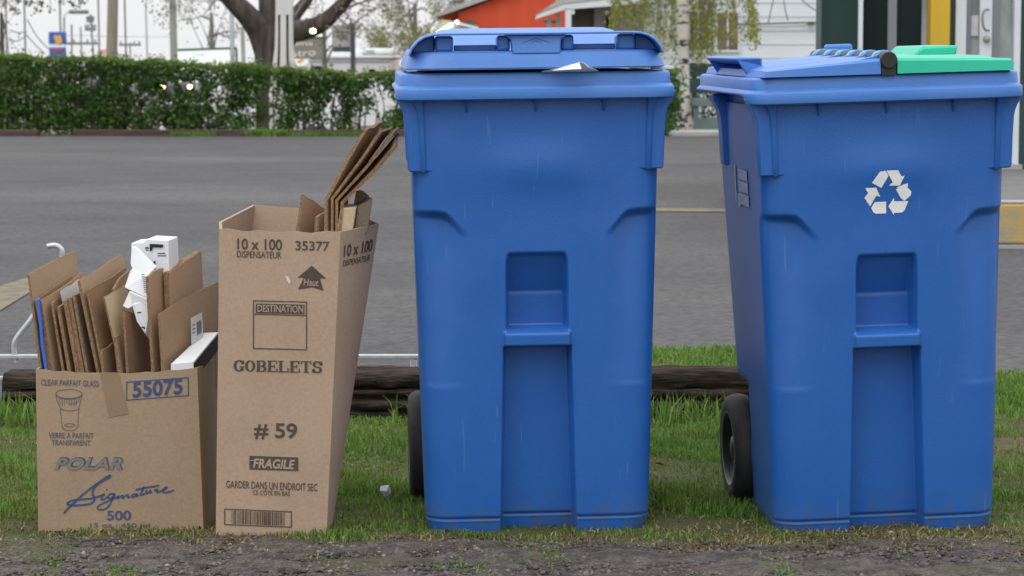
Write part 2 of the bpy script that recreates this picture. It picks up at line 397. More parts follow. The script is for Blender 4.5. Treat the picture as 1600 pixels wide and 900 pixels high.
# ------------------------------------------------------------------ more helpers: text and foliage
def glyphs(txt, bold=0.0, shear=0.0, spacing=1.0):
    cu = bpy.data.curves.new('t', 'FONT'); cu.body = txt; cu.size = 1; cu.offset = bold; cu.shear = shear
    cu.space_character = spacing; cu.resolution_u = 4
    o = bpy.data.objects.new('t', cu); col.objects.link(o)
    dg = bpy.context.evaluated_depsgraph_get(); dg.update()
    ev = o.evaluated_get(dg); me = ev.to_mesh()
    v = np.array([(p.co.x, p.co.y) for p in me.vertices]); f = [tuple(p.vertices) for p in me.polygons]
    ev.to_mesh_clear(); bpy.data.objects.remove(o); bpy.data.curves.remove(cu)
    return v, f
class Ink:
    """flat printing laid on a plane: shapes given in photo pixels are put on the real panel"""
    def __init__(s, onto): s.on = onto; s.mb = MB()
    def poly(s, pts): s.mb.add([s.on(*p) for p in pts], [tuple(range(len(pts)))]); return s
    def text(s, t, x0, y0, x1, y1, slope=0.0, **k):
        v, f = glyphs(t, **k)
        mn = v.min(0); mx = v.max(0)
        X = x0 + (v[:, 0] - mn[0]) / (mx[0] - mn[0]) * (x1 - x0)
        Y = y1 - (v[:, 1] - mn[1]) / (mx[1] - mn[1]) * (y1 - y0) + slope * (X - x0)
        s.mb.add([s.on(a, b) for a, b in zip(X, Y)], f); return s
    def stroke(s, pts, w):
        n = len(pts)
        ws = w if hasattr(w, '__len__') else [w] * n
        Ls, Rs = [], []
        for i, p in enumerate(pts):
            a = pts[max(i - 1, 0)]; b = pts[min(i + 1, n - 1)]
            dx, dy = b[0] - a[0], b[1] - a[1]; l = math.hypot(dx, dy) or 1
            nx, ny = -dy / l * ws[i] / 2, dx / l * ws[i] / 2
            Ls.append((p[0] + nx, p[1] + ny)); Rs.append((p[0] - nx, p[1] - ny))
        for i in range(n - 1): s.poly([Ls[i], Ls[i + 1], Rs[i + 1], Rs[i]])
        return s
    def rect(s, x0, y0, x1, y1, slope=0.0):
        d = slope * (x1 - x0); return s.poly([(x0, y0), (x1, y0 + d), (x1, y1 + d), (x0, y1)])
    def frame(s, x0, y0, x1, y1, w, slope=0.0):
        d = slope * (x1 - x0)
        s.rect(x0, y0, x1, y0 + w, slope); s.rect(x0, y1 - w, x1, y1, slope)
        s.rect(x0, y0 + w, x0 + w, y1 - w); s.poly([(x1 - w, y0 + d + w), (x1, y0 + d + w), (x1, y1 + d - w), (x1 - w, y1 + d - w)])
        return s
    def build(s, name, m, parent): return s.mb.build(name, m, parent)
def catmull(pts, k=6):
    out = []; n = len(pts)
    for i in range(n - 1):
        p0 = pts[max(i - 1, 0)]; p1 = pts[i]; p2 = pts[i + 1]; p3 = pts[min(i + 2, n - 1)]
        for j in range(k):
            t = j / k
            out.append(tuple(.5 * (2 * b + (c - a) * t + (2 * a - 5 * b + 4 * c - d) * t * t + (3 * b - a - 3 * c + d) * t ** 3) for a, b, c, d in zip(p0, p1, p2, p3)))
    out.append(tuple(pts[-1])); return out

def leaf_quads(C, size, aspect=0.55, jitter=.4, down=0.0):
    n = len(C)
    a = nrs.normal(size=(n, 3)); a[:, 2] -= down; a /= np.linalg.norm(a, axis=1)[:, None]
    b = nrs.normal(size=(n, 3)); b -= a * (a * b).sum(1)[:, None]; b /= np.linalg.norm(b, axis=1)[:, None]
    s = size * (1 + jitter * nrs.uniform(-1, 1, size=(n, 1)))
    V = np.stack([C - a * s * .5, C + b * s * aspect * .5, C + a * s * .5, C - b * s * aspect * .5], 1).reshape(-1, 3)
    return V, np.arange(n * 4).reshape(-1, 4)
def noise1(x, seed, fr):
    r = np.random.RandomState(seed); y = 0
    for k in range(5):
        y = y + np.sin(x * fr * (1.7 ** k) + r.uniform(0, 6.28)) / (1.4 ** k)
    return y / 2.5
def noise2(x, y, seed, fr):
    r = np.random.RandomState(seed); o = 0
    for k in range(7):
        a = r.uniform(0, 6.28); q = fr * (1.35 ** k)
        o = o + np.sin((x * math.cos(a) + y * math.sin(a)) * q + r.uniform(0, 6.28))
    return o / 3.2

# ------------------------------------------------------------------ ground
rows = [-12, 0, 5, 20, 36.5, 42, 48, 56, 70, 120, 300, 900]
def gz(y):
    if y <= 36.5: return 0.0
    return -0.8 * min(1, (y - 36.5) / 19.0)
mb = MB()
xs = [-400, -100, -30, -10, 0, 10, 30, 100, 400]
mb.loft([[(x, y, gz(y)) for x in xs] for y in rows], closed=False)
tag(mb.build('ground', M['field']), kind='structure')

# lawn sheet (soil under the blades)
def front_edge(x): return 5.36 + .055 * noise1(np.asarray(x), 3, 2.2) + .03 * noise1(np.asarray(x), 9, 9.0)
mb = MB(); n = 90
ring0 = []; ring1 = []
for i in range(n):
    x = -3 + 6 * i / (n - 1)
    ring0.append((x, float(front_edge(x)) - .06, .004)); ring1.append((x, 9.4, .004))
mb.loft([ring0, ring1], closed=False, smooth=False)
tag(mb.build('lawn', M['soil']), kind='structure')
# gravel shoulder in front
mb = MB(); n = 120; m_ = 30
vs = []
for j in range(m_):
    row = []
    for i in range(n):
        x = -3 + 6 * i / (n - 1); e = float(front_edge(x)) + .03
        y = 2.5 + (e - 2.5) * (j / (m_ - 1)) ** .55
        row.append((x, y, .008 + .006 * noise2(x, y, 5, 14) * (1 if j < m_ - 1 else 0)))
    vs.append(row)
mb.loft(vs, closed=False)
tag(mb.build('gravel_shoulder', M['gravel_bed']), kind='structure')

# parking lot
near = [(-40, 7.62), (-3, 7.62), (.30, 7.66), (.36, 8.2), (.40, 8.86), (.55, 9.0), (1.1, 9.02), (1.3, 8.9), (1.42, 8.45), (1.6, 8.3), (2.2, 8.28), (3.5, 8.2), (40, 8.2)]
edge = []
for (a, b) in zip(near[:-1], near[1:]):
    k = 14 if abs(a[0]) < 5 and abs(b[0]) < 5 else 1
    for i in range(k):
        t = i / k; x = a[0] + (b[0] - a[0]) * t; y = a[1] + (b[1] - a[1]) * t
        edge.append((x, y + .025 * math.sin(x * 37) * math.sin(x * 11 + 1), .008))
edge.append((40, 8.2, .008))
far = [(p[0], 34.75 + .05 * math.sin(p[0] * 3), .008) for p in edge]
mb = MB(); mb.loft([edge, far], closed=False, smooth=False)
tag(mb.build('parking_lot', M['asphalt']), kind='structure')
def patch(name, pts, m, z=.012, label=None):
    mb = MB(); mb.add([(x, y, z) for x, y in pts], [tuple(range(len(pts)))]); return mb.build(name, m)
def gpt(px, py):
    d = ray(px, py); t = -H / d.z; q = CAMP + d * t; return (q.x, q.y)
def line(pts, name='parking_line'):
    return tag(patch(name, pts, M['yellow_line'], .013), kind='structure')
line([gpt(-60, 494), gpt(-60, 470), gpt(55, 434), gpt(80, 430), gpt(80, 440), gpt(0, 490)])
line([gpt(1000, 327.6), gpt(1260, 330), gpt(1260, 335), gpt(1000, 332.6)])

# ------------------------------------------------------------------ grass, pebbles
def on_grass(x, y):
    lawn = (y < 7.5) & (y > front_edge(x) - .03)
    isl = (y >= 7.5) & (x > .42 + .04 * np.sin(y * 17)) & (x < 1.33 + .03 * np.sin(y * 13)) & (y < 8.97)
    rt = (y >= 7.5) & (x >= 1.33) & (y < 8.26)
    return lawn | isl | rt
def blades(name, n, xr, yr, hmin, hmax, w, m, keep, lean=.45, hscale=None):
    x = nrs.uniform(xr[0], xr[1], n); y = nrs.uniform(yr[0], yr[1], n)
    k = keep(x, y); x, y = x[k], y[k]; n = len(x)
    h = nrs.uniform(hmin, hmax, n) * (1 if hscale is None else hscale(x, y))
    az = nrs.uniform(0, 6.283, n); ln = np.abs(nrs.normal(0, lean, n)); wa = nrs.uniform(0, 6.283, n)
    ww = w * nrs.uniform(.6, 1.3, n)
    wx, wy = np.cos(wa) * ww / 2, np.sin(wa) * ww / 2
    mx, my = np.cos(az) * ln * h * .35, np.sin(az) * ln * h * .35
    tx, ty = np.cos(az) * ln * h * 1.1, np.sin(az) * ln * h * 1.1
    z0 = np.zeros(n)
    V = np.stack([np.stack([x - wx, y - wy, z0], 1), np.stack([x + wx, y + wy, z0], 1),
                  np.stack([x + mx + wx * .8, y + my + wy * .8, h * .6], 1), np.stack([x + mx - wx * .8, y + my - wy * .8, h * .6], 1),
                  np.stack([x + tx, y + ty, h * (1 - .25 * np.minimum(ln, 1.6))], 1)], 1).reshape(-1, 3)
    b = np.arange(n)[:, None] * 5
    return np_mesh(name, V, b + np.array([[0, 1, 2, 3]]), m, T=b + np.array([[3, 2, 4]]))
def bare(x, y):      # dirt patches: right edge of the lawn and along the front
    d = np.exp(-((x - 1.38) / .16) ** 2 - ((y - 6.75) / .17) ** 2) + .8 * np.exp(-((x - 1.46) / .1) ** 2 - ((y - 7.05) / .1) ** 2)
    d += .55 * np.exp(-((x + .27) / .12) ** 2 - ((y - 7.0) / .08) ** 2)
    return d
def keep_lawn(x, y):
    e = y - front_edge(x); p = np.clip(np.where(x < -.25, .45, .16) + e / np.where(x < -.25, .10, .18), 0, 1) * np.clip(.62 + .6 * noise2(x, y, 21, 3.2), .2, 1) * np.clip(1 - 1.5 * bare(x, y), 0.05, 1)
    return on_grass(x, y) & (nrs.uniform(size=len(x)) < p)
tuft = lambda x, y: np.clip(.75 + .5 * noise2(x, y, 31, 6.0), .4, 1.6) * np.where(y < 5.66, np.clip(np.where(x < -.25, .62, .42) + .18 * noise2(x, y, 33, 9), .25, .9), 1)
g = blades('grass', 210000, (-1.75, 1.75), (5.3, 7.5), .014, .036, .0038, M['grass'], keep_lawn, hscale=tuft)
tag(g, 'short green lawn grass around the bins and boxes', 'grass', kind='stuff')
g = blades('grass', 46000, (.38, 2.1), (7.45, 9.0), .02, .045, .006, M['grass'], keep_lawn)
tag(g, 'green grass strip behind the log at the lot edge', 'grass', kind='stuff')
kd = lambda x, y: (on_grass(x, y) | (y < 5.5)) & (nrs.uniform(size=len(x)) < np.where(y > front_edge(x), np.clip(1.1 - (y - front_edge(x)) / .24, .06, 1), np.exp((y - front_edge(x)) / .085)) * np.clip(.6 + .7 * noise2(x, y, 41, 6), .05, 1))
g = blades('dry_grass', 130000, (-1.75, 1.75), (5.12, 7.4), .007, .02, .0038, M['straw'], kd, lean=1.2)
tag(g, 'dry straw-coloured grass along the gravel edge', 'grass', kind='stuff')
kw = lambda x, y: (np.abs(noise1(x, 77, 5.0)) > .22) & ((x < -.62) | ((x > -.34) & (x < -.05)) | (x > .3))
g = blades('tall_grass', 3000, (-1.7, 1.5), (7.08, 7.28), .03, .105, .006, M['grass'], kw, lean=.55)
tag(g, 'taller grass tufts growing against the log', 'grass', kind='stuff')
for seed, (px, py) in enumerate(((565, 660), (1040, 640), (1060, 640), (20, 640), (640, 655))):
    pass

km = lambda x, y: (y < front_edge(x)) & (nrs.uniform(size=len(x)) < np.clip(noise2(x, y, 55, 7) - .35, 0, 1) * 1.2)
g = blades('moss', 30000, (-1.6, 1.6), (4.95, 5.42), .006, .02, .0045, M['grass'], km, lean=1.0)
tag(g, 'small green weed patches in the gravel at the front', 'weeds', kind='stuff')

def stones(name, n, xr, yr, s0, s1, m, z=.008, keep=None):
    x = nrs.uniform(xr[0], xr[1], n); y = nrs.uniform(yr[0], yr[1], n)
    if keep is not None: k = keep(x, y); x, y = x[k], y[k]; n = len(x)
    base = np.array([(1,0,0),(-1,0,0),(0,1,0),(0,-1,0),(0,0,1),(0,0,-1)], float)
    t = np.array([(0,2,4),(2,1,4),(1,3,4),(3,0,4),(2,0,5),(1,2,5),(3,1,5),(0,3,5)])
    s = s0 + (s1 - s0) * nrs.uniform(size=n) ** 3
    V = base[None] * s[:, None, None] * nrs.uniform(.55, 1.2, (n, 6, 1)) * np.array([1, 1, .6])
    a = nrs.uniform(0, 6.28, n); c, sn = np.cos(a)[:, None], np.sin(a)[:, None]
    V = np.stack([V[..., 0] * c - V[..., 1] * sn, V[..., 0] * sn + V[..., 1] * c, V[..., 2]], -1)
    V += np.stack([x, y, np.full(n, z)], 1)[:, None]
    return np_mesh(name, V.reshape(-1, 3), None, m, T=(np.arange(n)[:, None, None] * 6 + t[None]).reshape(-1, 3))
g = stones('gravel', 16000, (-1.6, 1.6), (4.7, 5.47), .002, .011, M['stone'], keep=lambda x, y: y < front_edge(x) + .03 + nrs.normal(0, .03, len(x)))
tag(g, 'grey gravel and dirt at the road edge', 'gravel', kind='stuff')

g = stones('pale_gravel', 420, (-1.6, 1.6), (4.85, 5.5), .003, .011, M['palestone'], keep=lambda x, y: noise2(x, y, 66, 5) > .05)
tag(g, 'pale stones scattered over the gravel edge', 'gravel', kind='stuff')

# ------------------------------------------------------------------ weathered logs behind the bins
def log(x0, x1, y, h, d, label, seed):
    r = np.random.RandomState(seed); n = 90; rings = []
    prof = [(-.5, .0), (-.54, .10), (-.43, .17), (-.52, .22), (-.53, .36), (-.40, .42), (-.50, .47), (-.51, .60), (-.39, .645), (-.48, .69), (-.485, .90), (-.46, .965), (-.41, .99), (-.2, 1.0), (0, 1.0), (.2, .985), (.3, .98), (.45, .9), (.5, .4), (.5, 0)]
    offs = [r.uniform(0, 6.28, 3) for _ in prof]
    for i in range(n):
        t = i / (n - 1); x = x0 + (x1 - x0) * t; ring = []
        e = min(1, min(t, 1 - t) * 40 + .8)
        for (u, w), o in zip(prof, offs):
            q = .012 * math.sin(x * 5 + o[0]) + .014 * math.sin(x * 23 + o[1]) + .012 * math.sin(x * 61 + o[2])
            ring.append((x, y + d * (u + q) * e, max(-.01, h * (w * e + q * .9))))
        rings.append(ring)
    mb = MB(); mb.loft(rings, cap0=True, cap1=True)
    return tag(mb.build('log', M['log']), label, 'log', 'weathered logs edging the lot')
log(SX(6, 7.4), SX(335, 7.4), 7.38, .128, .17, 'weathered dark brown log behind the open cardboard box at the left', 4)
log(SX(345, 7.4), SX(1268, 7.4), 7.38, .138, .19, 'long dark cracked log lying behind the blue bins', 5)

# bent steel tube frame beside the logs
Yr = 7.72
br = thing('steel_rack', 'bent galvanised steel tube rack standing behind the full box of flattened cardboard', 'rack', (SX(25, Yr), Yr, 0))
mb = MB(); pts = [P(25, 566, Yr), P(22, 540, Yr), P(30, 523, Yr), P(48, 500, Yr), P(80, 452, Yr), P(94, 425, Yr), P(97, 396, Yr), P(94, 388, Yr), P(86, 383.5, Yr), P(74, 385, Yr)]
mb.tube(catmull(pts, 4), .0085, 10); place(mb.build('bent_tube', M['galv']), br)
mb = MB(); z = SZ(557, Yr); mb.box(SX(-60, Yr), SX(662, Yr), Yr - .012, Yr + .012, z - .006, z + .006)
for px in (-40, 120, 300, 480, 640): mb.box(SX(px, Yr), SX(px, Yr) + .02, Yr - .009, Yr + .009, 0, z - .006)
place(mb.build('base_bar', M['galv'], bevel=.002), br)
mb = MB(); mb.box(SX(-60, Yr), SX(24, Yr), Yr - .10, Yr - .085, SZ(588, Yr), SZ(582, Yr)); place(mb.build('lower_bar', M['galv'], bevel=.002), br)

# ------------------------------------------------------------------ hedge
YH = 35.0
hx0, hx1 = SX(-60, YH), SX(1062, YH)
def hedge_top(x): return np.interp(x, [hx0, SX(60, YH), SX(180, YH), SX(300, YH), SX(430, YH), SX(490, YH), SX(590, YH), hx1], [1.10, 1.07, 1.045, .98, .94, .865, .845, .92]) + np.interp(x, [hx0, SX(300, YH), hx1], [.024, .036, .05]) * noise1(x, 13, 6)
hg = thing('hedge', 'clipped green hedge along the far edge of the parking lot', 'hedge', (0, YH, 0))
n = 2300
cx = nrs.uniform(hx0, hx1, n); cy = YH + .1 + nrs.uniform(0, .62, n); cz = nrs.uniform(.04, 1.0, n) * hedge_top(cx)
sparse = np.interp(cx, [hx0, SX(120, YH), SX(300, YH), SX(420, YH), hx1], [0.0, .02, .26, .52, .54]) * np.interp(cz, [0, .15, .6, .82, 1], [.9, 1.15, .9, .1, 0])
vn = noise2(cx * 2.1, cz * .75, 61, 4.2)
k = vn * .5 + .5 > sparse
cx, cy, cz = cx[k], cy[k], cz[k]
per = 34
C = np.repeat(np.stack([cx, cy, cz], 1), per, 0) + nrs.normal(0, 1, (len(cx) * per, 3)) * np.array([.075, .075, .055])
C = C[(C[:, 2] < hedge_top(C[:, 0]) + .02) & (C[:, 2] > .02)]
# small gaps where lamps behind can be seen through
gap = np.ones(len(C), bool)
for (px, py) in ((143, 131), (208, 136), (264, 137), (290, 135), (307, 133)):
    c = P(px, py, YH + .4); gap &= ((C[:, 0] - c.x) ** 2 + (C[:, 2] - c.z) ** 2) > .075 ** 2
C = C[gap]
V, Q = leaf_quads(C, .055, .62)
o = np_mesh('foliage', V, Q, M['hedge']); place(o, hg)
n = 12000; tx = nrs.uniform(hx0, hx1, n); ty = YH + nrs.uniform(.02, .74, n); tz = hedge_top(tx) + nrs.normal(0, .018, n) - .015
spr = nrs.uniform(size=n) < .2; tz[spr] += nrs.uniform(0, .10, spr.sum()) * (noise1(tx[spr], 19, 14) > 0)
V, Q = leaf_quads(np.stack([tx, ty, tz], 1), .042, .6); place(np_mesh('new_growth', V, Q, M['hedge_new']), hg)
mb = MB()
for i in range(130):
    x = rnd.uniform(hx0, hx1); y = YH + rnd.uniform(.2, .6); h = float(hedge_top(x)) * rnd.uniform(.8, .97)
    mb.tube([(x, y, 0), (x + rnd.uniform(-.06, .06), y, h * .5), (x + rnd.uniform(-.14, .14), y, h)], [.012, .008, .004], 5, cap=False)
place(mb.build('stems', M['twig']), hg)

# timber edging in front of the hedge
def timber(x0, x1, label):
    mb = MB(); Y = 34.85; mb.box(SX(x0, Y), SX(x1, Y), Y - .09, Y + .09, 0, .092)
    return tag(mb.build('timber_edging', M['tie'], bevel=.015), label, 'timber', 'timbers edging the hedge')
timber(-60, 62, 'low brown edging timber under the left end of the hedge')
timber(116, 388, 'low brown edging timber under the hedge below the two thick poles')
timber(452, 700, 'low brown edging timber under the hedge beside the tall blue bin')
g = blades('grass', 5200, (SX(-40, 35), SX(640, 35)), (34.6, 34.78), .03, .09, .02, M['grass'], lambda x, y: noise1(x, 8, 1.3) > .15)
tag(g, 'low grass growing along the foot of the hedge', 'grass', kind='stuff')
g = blades('grass', 900, (SX(390, 35), SX(450, 35)), (34.6, 34.9), .06, .13, .025, M['grass'], lambda x, y: x < 99)
tag(g, 'grass tuft at the foot of the big tree in the hedge gap', 'grass', kind='stuff')

# ------------------------------------------------------------------ background
def gb(Y): return gz(Y)
def pole(px0, px1, w, ytop, Y, label, m, group=None, name='street_pole', arm=None, cross=None):
    ztop = SZ(ytop, Y) if ytop > 0 else SZ(-60, Y)
    x0 = SX(px0, Y); x1 = SX(px1, Y)   # top, bottom at the hedge line
    r = w / F * Y / 2
    mb = MB(); zb = gb(Y); zh = SZ(95, Y)
    xb = x1 + (x1 - x0) * (zh - zb) / max(.1, SZ(0, Y) - zh)
    mb.tube([(xb, Y, zb), (x1, Y, zh), (x0 if ytop <= 0 else x0, Y, ztop)], [r * 1.06, r, r * .94], 10)
    if cross:
        t = thing(name, label, 'pole', (xb, Y, zb), group); place(mb.build('shaft', m), t)
        for z_, l in cross:
            c = MB(); c.box(x0 - l, x0 + l, Y - r - .06, Y - r, z_ - .06, z_ + .06)
            for q in (-.85, -.4, .4, .85): c.tube([(x0 + l * q, Y - r - .03, z_ + .06), (x0 + l * q, Y - r - .03, z_ + .2)], .04, 6)
            place(c.build('crossarm', m), t)
        return t
    if arm:
        t = thing(name, label, 'lamp post', (xb, Y, zb), group); place(mb.build('shaft', m), t)
        c = MB(); c.tube(catmull([(x0, Y, ztop), (x0 + arm * .3, Y, ztop + abs(arm) * .5), (x0 + arm, Y, ztop + abs(arm) * .62)], 5), r * .5, 6)
        place(c.build('arm', m), t)
        c = MB(); c.box(x0 + arm - .1, x0 + arm + .45 * (1 if arm > 0 else -1) + .1, Y - .12, Y + .12, ztop + abs(arm) * .62 - .06, ztop + abs(arm) * .62 + .08); place(c.build('lamp_head', m, bevel=.03), t)
        return t
    return tag(mb.build(name, m), label, 'pole', group)
pole(182, 177, 17.5, 0, 42, 'thick leaning grey wooden pole behind the hedge near the red and white tent', M['pole_wood'], name='utility_pole')
pole(272, 274, 11.5, 0, 46, 'thick grey-green pole at the left edge of the white letter board', M['pole_green'], name='utility_pole')
G = 'thin street poles along the far road'
pole(12.5, 14.5, 3, 0, 95, 'thin grey street pole farthest left but one, above the left end of the hedge', M['pole_grey'], G)
pole(42, 43, 3.2, 0, 90, 'thin grey street pole between the left edge and the blue sign, joined to sagging cables', M['pole_grey'], G)
pole(97, 98.5, 3.2, 0, 85, 'thin grey street pole rising just behind the blue and orange sign', M['pole_grey'], G)
pole(104, 103, 3, 27, 88, 'curved-neck street lamp just right of the blue and orange sign', M['pole_grey'], G, 'street_lamp', arm=.28)
pole(115.5, 115, 3, 38, 110, 'short dark pole first to the right of the blue sign', M['pole_grey'], G)
pole(129.5, 130, 2.6, 42, 120, 'short dark pole with crossarm between the blue sign and the leaning thick pole', M['pole_grey'], G, 'utility_pole', cross=[(SZ(68, 120), .8)])
pole(145, 149, 3.2, 22, 105, 'crooked dark utility pole with a transformer left of the tent', M['pole_grey'], G, 'utility_pole', cross=[(SZ(46, 105), .22), (SZ(33, 105), .15)])
pole(157, 158, 3, 0, 85, 'thin grey street pole directly left of the leaning thick pole', M['pole_grey'], G)
pole(197.5, 199.5, 3.2, 0, 80, 'thin grey street pole directly right of the leaning thick pole', M['pole_grey'], G)
pole(206, 206, 2.4, 66, 130, 'shortest dark pole with crossarm low above the hedge', M['pole_grey'], G, 'utility_pole', cross=[(SZ(70, 130), .55)])
pole(231, 232.5, 3, 4, 80, 'grey street lamp post with arm between the two thick poles', M['pole_pale'], G, 'street_lamp', arm=.5)
pole(364, 365, 7.5, 0, 60, 'pale blurred pole between the letter board and the big tree', M['pole_pale'], name='street_pole')
pole(381, 382, 6.5, 42, 64, 'grey-green pole stub just left of the big tree trunk', M['pole_green'], name='street_pole')
pole(598, 598, 1.8, 45, 120, 'very thin dark pole right of the camper roof', M['pole_grey'], name='street_pole')
def wire(pts, label, r=.018, Y=90):
    mb = MB(); mb.tube([P(x, y, Y) for x, y in catmull(pts, 6)], r, 5); return tag(mb.build('power_line', M['wire']), label, 'cable', 'overhead cables')
wire([(15, 47), (28, 51), (42, 50)], 'sagging cable between the two leftmost street poles, upper one')
wire([(15, 62), (28, 64), (42, 55)], 'sagging cable between the two leftmost street poles, lower one')
wire([(42, 30), (60, 60), (85, 84)], 'cable sloping down from the second street pole towards the blue sign')
wire([(42, 55), (55, 70), (70, 84)], 'lowest cable sloping from the second street pole to the hedge')
wire([(100, 55), (180, 57), (272, 58)], 'faint level cable crossing behind the thick poles', .01, 140)
wire([(548, 38), (600, 43), (625, 46)], 'cable running right from the grey sign, highest of three', .012, 120)
wire([(556, 50), (600, 52), (625, 53)], 'cable running right from the grey sign, middle of three', .012, 120)
wire([(556, 58), (600, 62), (625, 64)], 'cable running right from the grey sign, lowest of three', .012, 120)

# blue and orange sign
Y = 84
s = thing('roadside_sign', 'blue roadside sign with an orange emblem on a pole above the hedge', 'sign', (SX(92, Y), Y, gb(Y)))
def pbox(px0, py0, px1, py1, Y, d): return MB().box(SX(px0, Y), SX(px1, Y), Y, Y + d, SZ(py1, Y), SZ(py0, Y))
place(pbox(79, 49.5, 105, 69, Y, .3).build('sign_panel', M['signblue'], bevel=.03), s)
place(pbox(80, 69.6, 104, 74, Y, .3).build('white_band', M['white']), s)
place(pbox(80, 74.4, 104, 92, Y, .3).build('price_panel', M['signblue']), s)
ik = Ink(lambda a, b: P(a, b, Y - .03))
ik.poly([(85, 55), (88, 54), (90, 57), (93, 54), (96, 58), (97, 67), (92, 68), (86, 68), (87, 63), (84, 60)]); place(ik.build('emblem', M['orange'], None), s)
ik = Ink(lambda a, b: P(a, b, Y - .03)); ik.rect(81, 77, 97, 80); place(ik.build('red_band', M['signred'], None), s)
place(MB().tube([(SX(92, Y), Y + .15, gb(Y)), (SX(92, Y), Y + .15, SZ(90, Y))], .09, 8).build('post', M['pole_grey']), s)
# tent with red top
Y = 78; ap = P(164, 76, Y); e = [P(152, 84, Y - 1.2), P(177, 84, Y - 1.2), P(177, 84, Y + 1.2), P(152, 84, Y + 1.2)]
s = thing('canopy_tent', 'small red and white peaked tent left of the leaning thick pole', 'tent', (ap.x, Y, gb(Y)))
mb = MB(); zr = e[0].z; q = [(p.x, p.y, zr) for p in e]; mb.add(q + [tuple(ap)], [(0, 1, 4), (1, 2, 4), (2, 3, 4), (3, 0, 4)]); place(mb.build('roof', M['signred']), s)
mb = MB(); mb.box(q[0][0], q[1][0], q[0][1], q[2][1], zr - .22, zr - .004); place(mb.build('valance', M['white']), s)
mb = MB()
for p in q: mb.tube([(p[0], p[1], gb(Y)), (p[0], p[1], zr - .2)], .03, 6)
place(mb.build('legs', M['pole_pale']), s)

# letter board
Y = 60
s = thing('letter_board', 'lit white letter board sign with faded coloured letters and dark frame behind the hedge', 'sign', (SX(325, Y), Y, gb(Y)))
fr = [P(277, 78, Y), P(369.5, 75, Y), P(371.5, 128, Y), P(277, 128, Y)]
mb = MB(); mb.prism(fr, (0, .25, 0)); place(mb.build('light_panel', M['board']), s)
mb = MB()
for a, b in ((fr[0], fr[1]), (fr[1], fr[2])): mb.tube([a + Vector((0, -.02, 0)), b + Vector((0, -.02, 0))], .026, 6)
place(mb.build('frame', M['boardframe']), s)
on = lambda a, b: P(a, b, Y - .012)
ik = Ink(on); ik.text('COOKY', 300, 83.5, 324, 88.5, -.03); ik.text('MELON', 284, 93, 306, 97, -.03); ik.text('U', 365.5, 81, 368.5, 86)
place(ik.build('lettering', M['letter_green'], None), s)
ik = Ink(on); ik.text('1 8', 282, 84.5, 290, 88.5); ik.text('$ 1.49', 314, 91.5, 336, 95.5, -.03); ik.text('77', 344, 82, 351, 86); ik.text('1', 358.5, 81, 361, 85.5); ik.text('3', 358, 90, 364, 95)
place(ik.build('price_lettering', M['letter_red'], None), s)
place(MB().box(SX(318, Y), SX(326, Y), Y + .08, Y + .2, gb(Y), fr[3].z).build('post', M['pole_grey']), s)

# cars behind the hedge
def car(px, Y, length, heading, body, label, z_off=None, lit=True):
    z0 = gb(Y) if z_off is None else z_off
    t = thing('parked_car', label, 'car', (SX(px, Y), Y, z0)); t.rotation_euler = (0, 0, heading)
    hl = length / 2; w = .86
    side = [(-hl, .32), (-hl - .03, .62), (-hl + .05, .86), (-hl + 1.0, .98), (-hl + 1.75, 1.42), (hl - 1.1, 1.45), (hl - .25, 1.02), (hl, .95), (hl + .02, .4), (hl - .1, .26), (-hl + .2, .24)]
    mb = MB(); rings = []
    for yy, ins in ((-w, .06), (-w + .1, 0), (w - .1, 0), (w, .06)):
        ring = []
        for (x, z) in side:
            tum = .16 if z > 1.2 else 0
            ring.append((x * (1 - ins * .1), yy * (1 - tum), z - (ins * .3 if z > .9 else 0)))
        rings.append(ring)
    mb.loft(rings, cap0=True, cap1=True, smooth=False); mb.build('body', body, t, bevel=.04)
    mb = MB(); mb.add([(-hl + 1.02, -.62, 1.03), (-hl + 1.02, .62, 1.03), (-hl + 1.66, .6, 1.39), (-hl + 1.66, -.6, 1.39)], [(0, 1, 2, 3)])
    for v in mb.v: pass
    mb.v = [(x - .035, y, z + .02) for x, y, z in mb.v]; mb.build('windscreen', M['glass'], t)
    for sgn in (-1, 1):
        mb = MB(); mb.prism([(-hl + 1.5, sgn * .79, 1.03), (hl - .6, sgn * .79, 1.05), (hl - 1.05, sgn * .75, 1.36), (-hl + 1.85, sgn * .75, 1.36)], (0, sgn * .03, 0)); mb.build('side_window', M['glass'], t)
        for xx in (-hl + .8, hl - .8):
            mb = MB(); mb.lathe([(.0, -.1), (.3, -.1), (.33, -.06), (.33, .06), (.3, .1), (.0, .1)], 'y', 20, (xx, sgn * .76, .33)); mb.build('wheel', M['rubber'], t)
        mb = MB(); mb.lathe([(0, -.03), (.07, -.03), (.11, 0), (.1, .03), (0, .03)], 'x', 14, (-hl - .045, sgn * .64, .72)); mb.build('headlight', M['head'] if lit else M['glass'], t)
    return t
zA = SZ(133, 80) - .72
car(175.5, 80, 4.3, R(90), M['cardark'], 'dark car with lit headlights behind the left part of the hedge', zA)
zB = SZ(135, 122) - .72
car(286.5, 122, 4.3, R(90), M['cardark'], 'dark car with lit headlights behind the hedge below the letter board', zB)
car(395, 58, 4.4, R(6), M['carwhite'], 'white car parked behind the sparse hedge beside the big tree', lit=False)
car(560, 62, 4.2, R(175), M['carwhite'], 'white car parked behind the sparse hedge below the camper', lit=False)

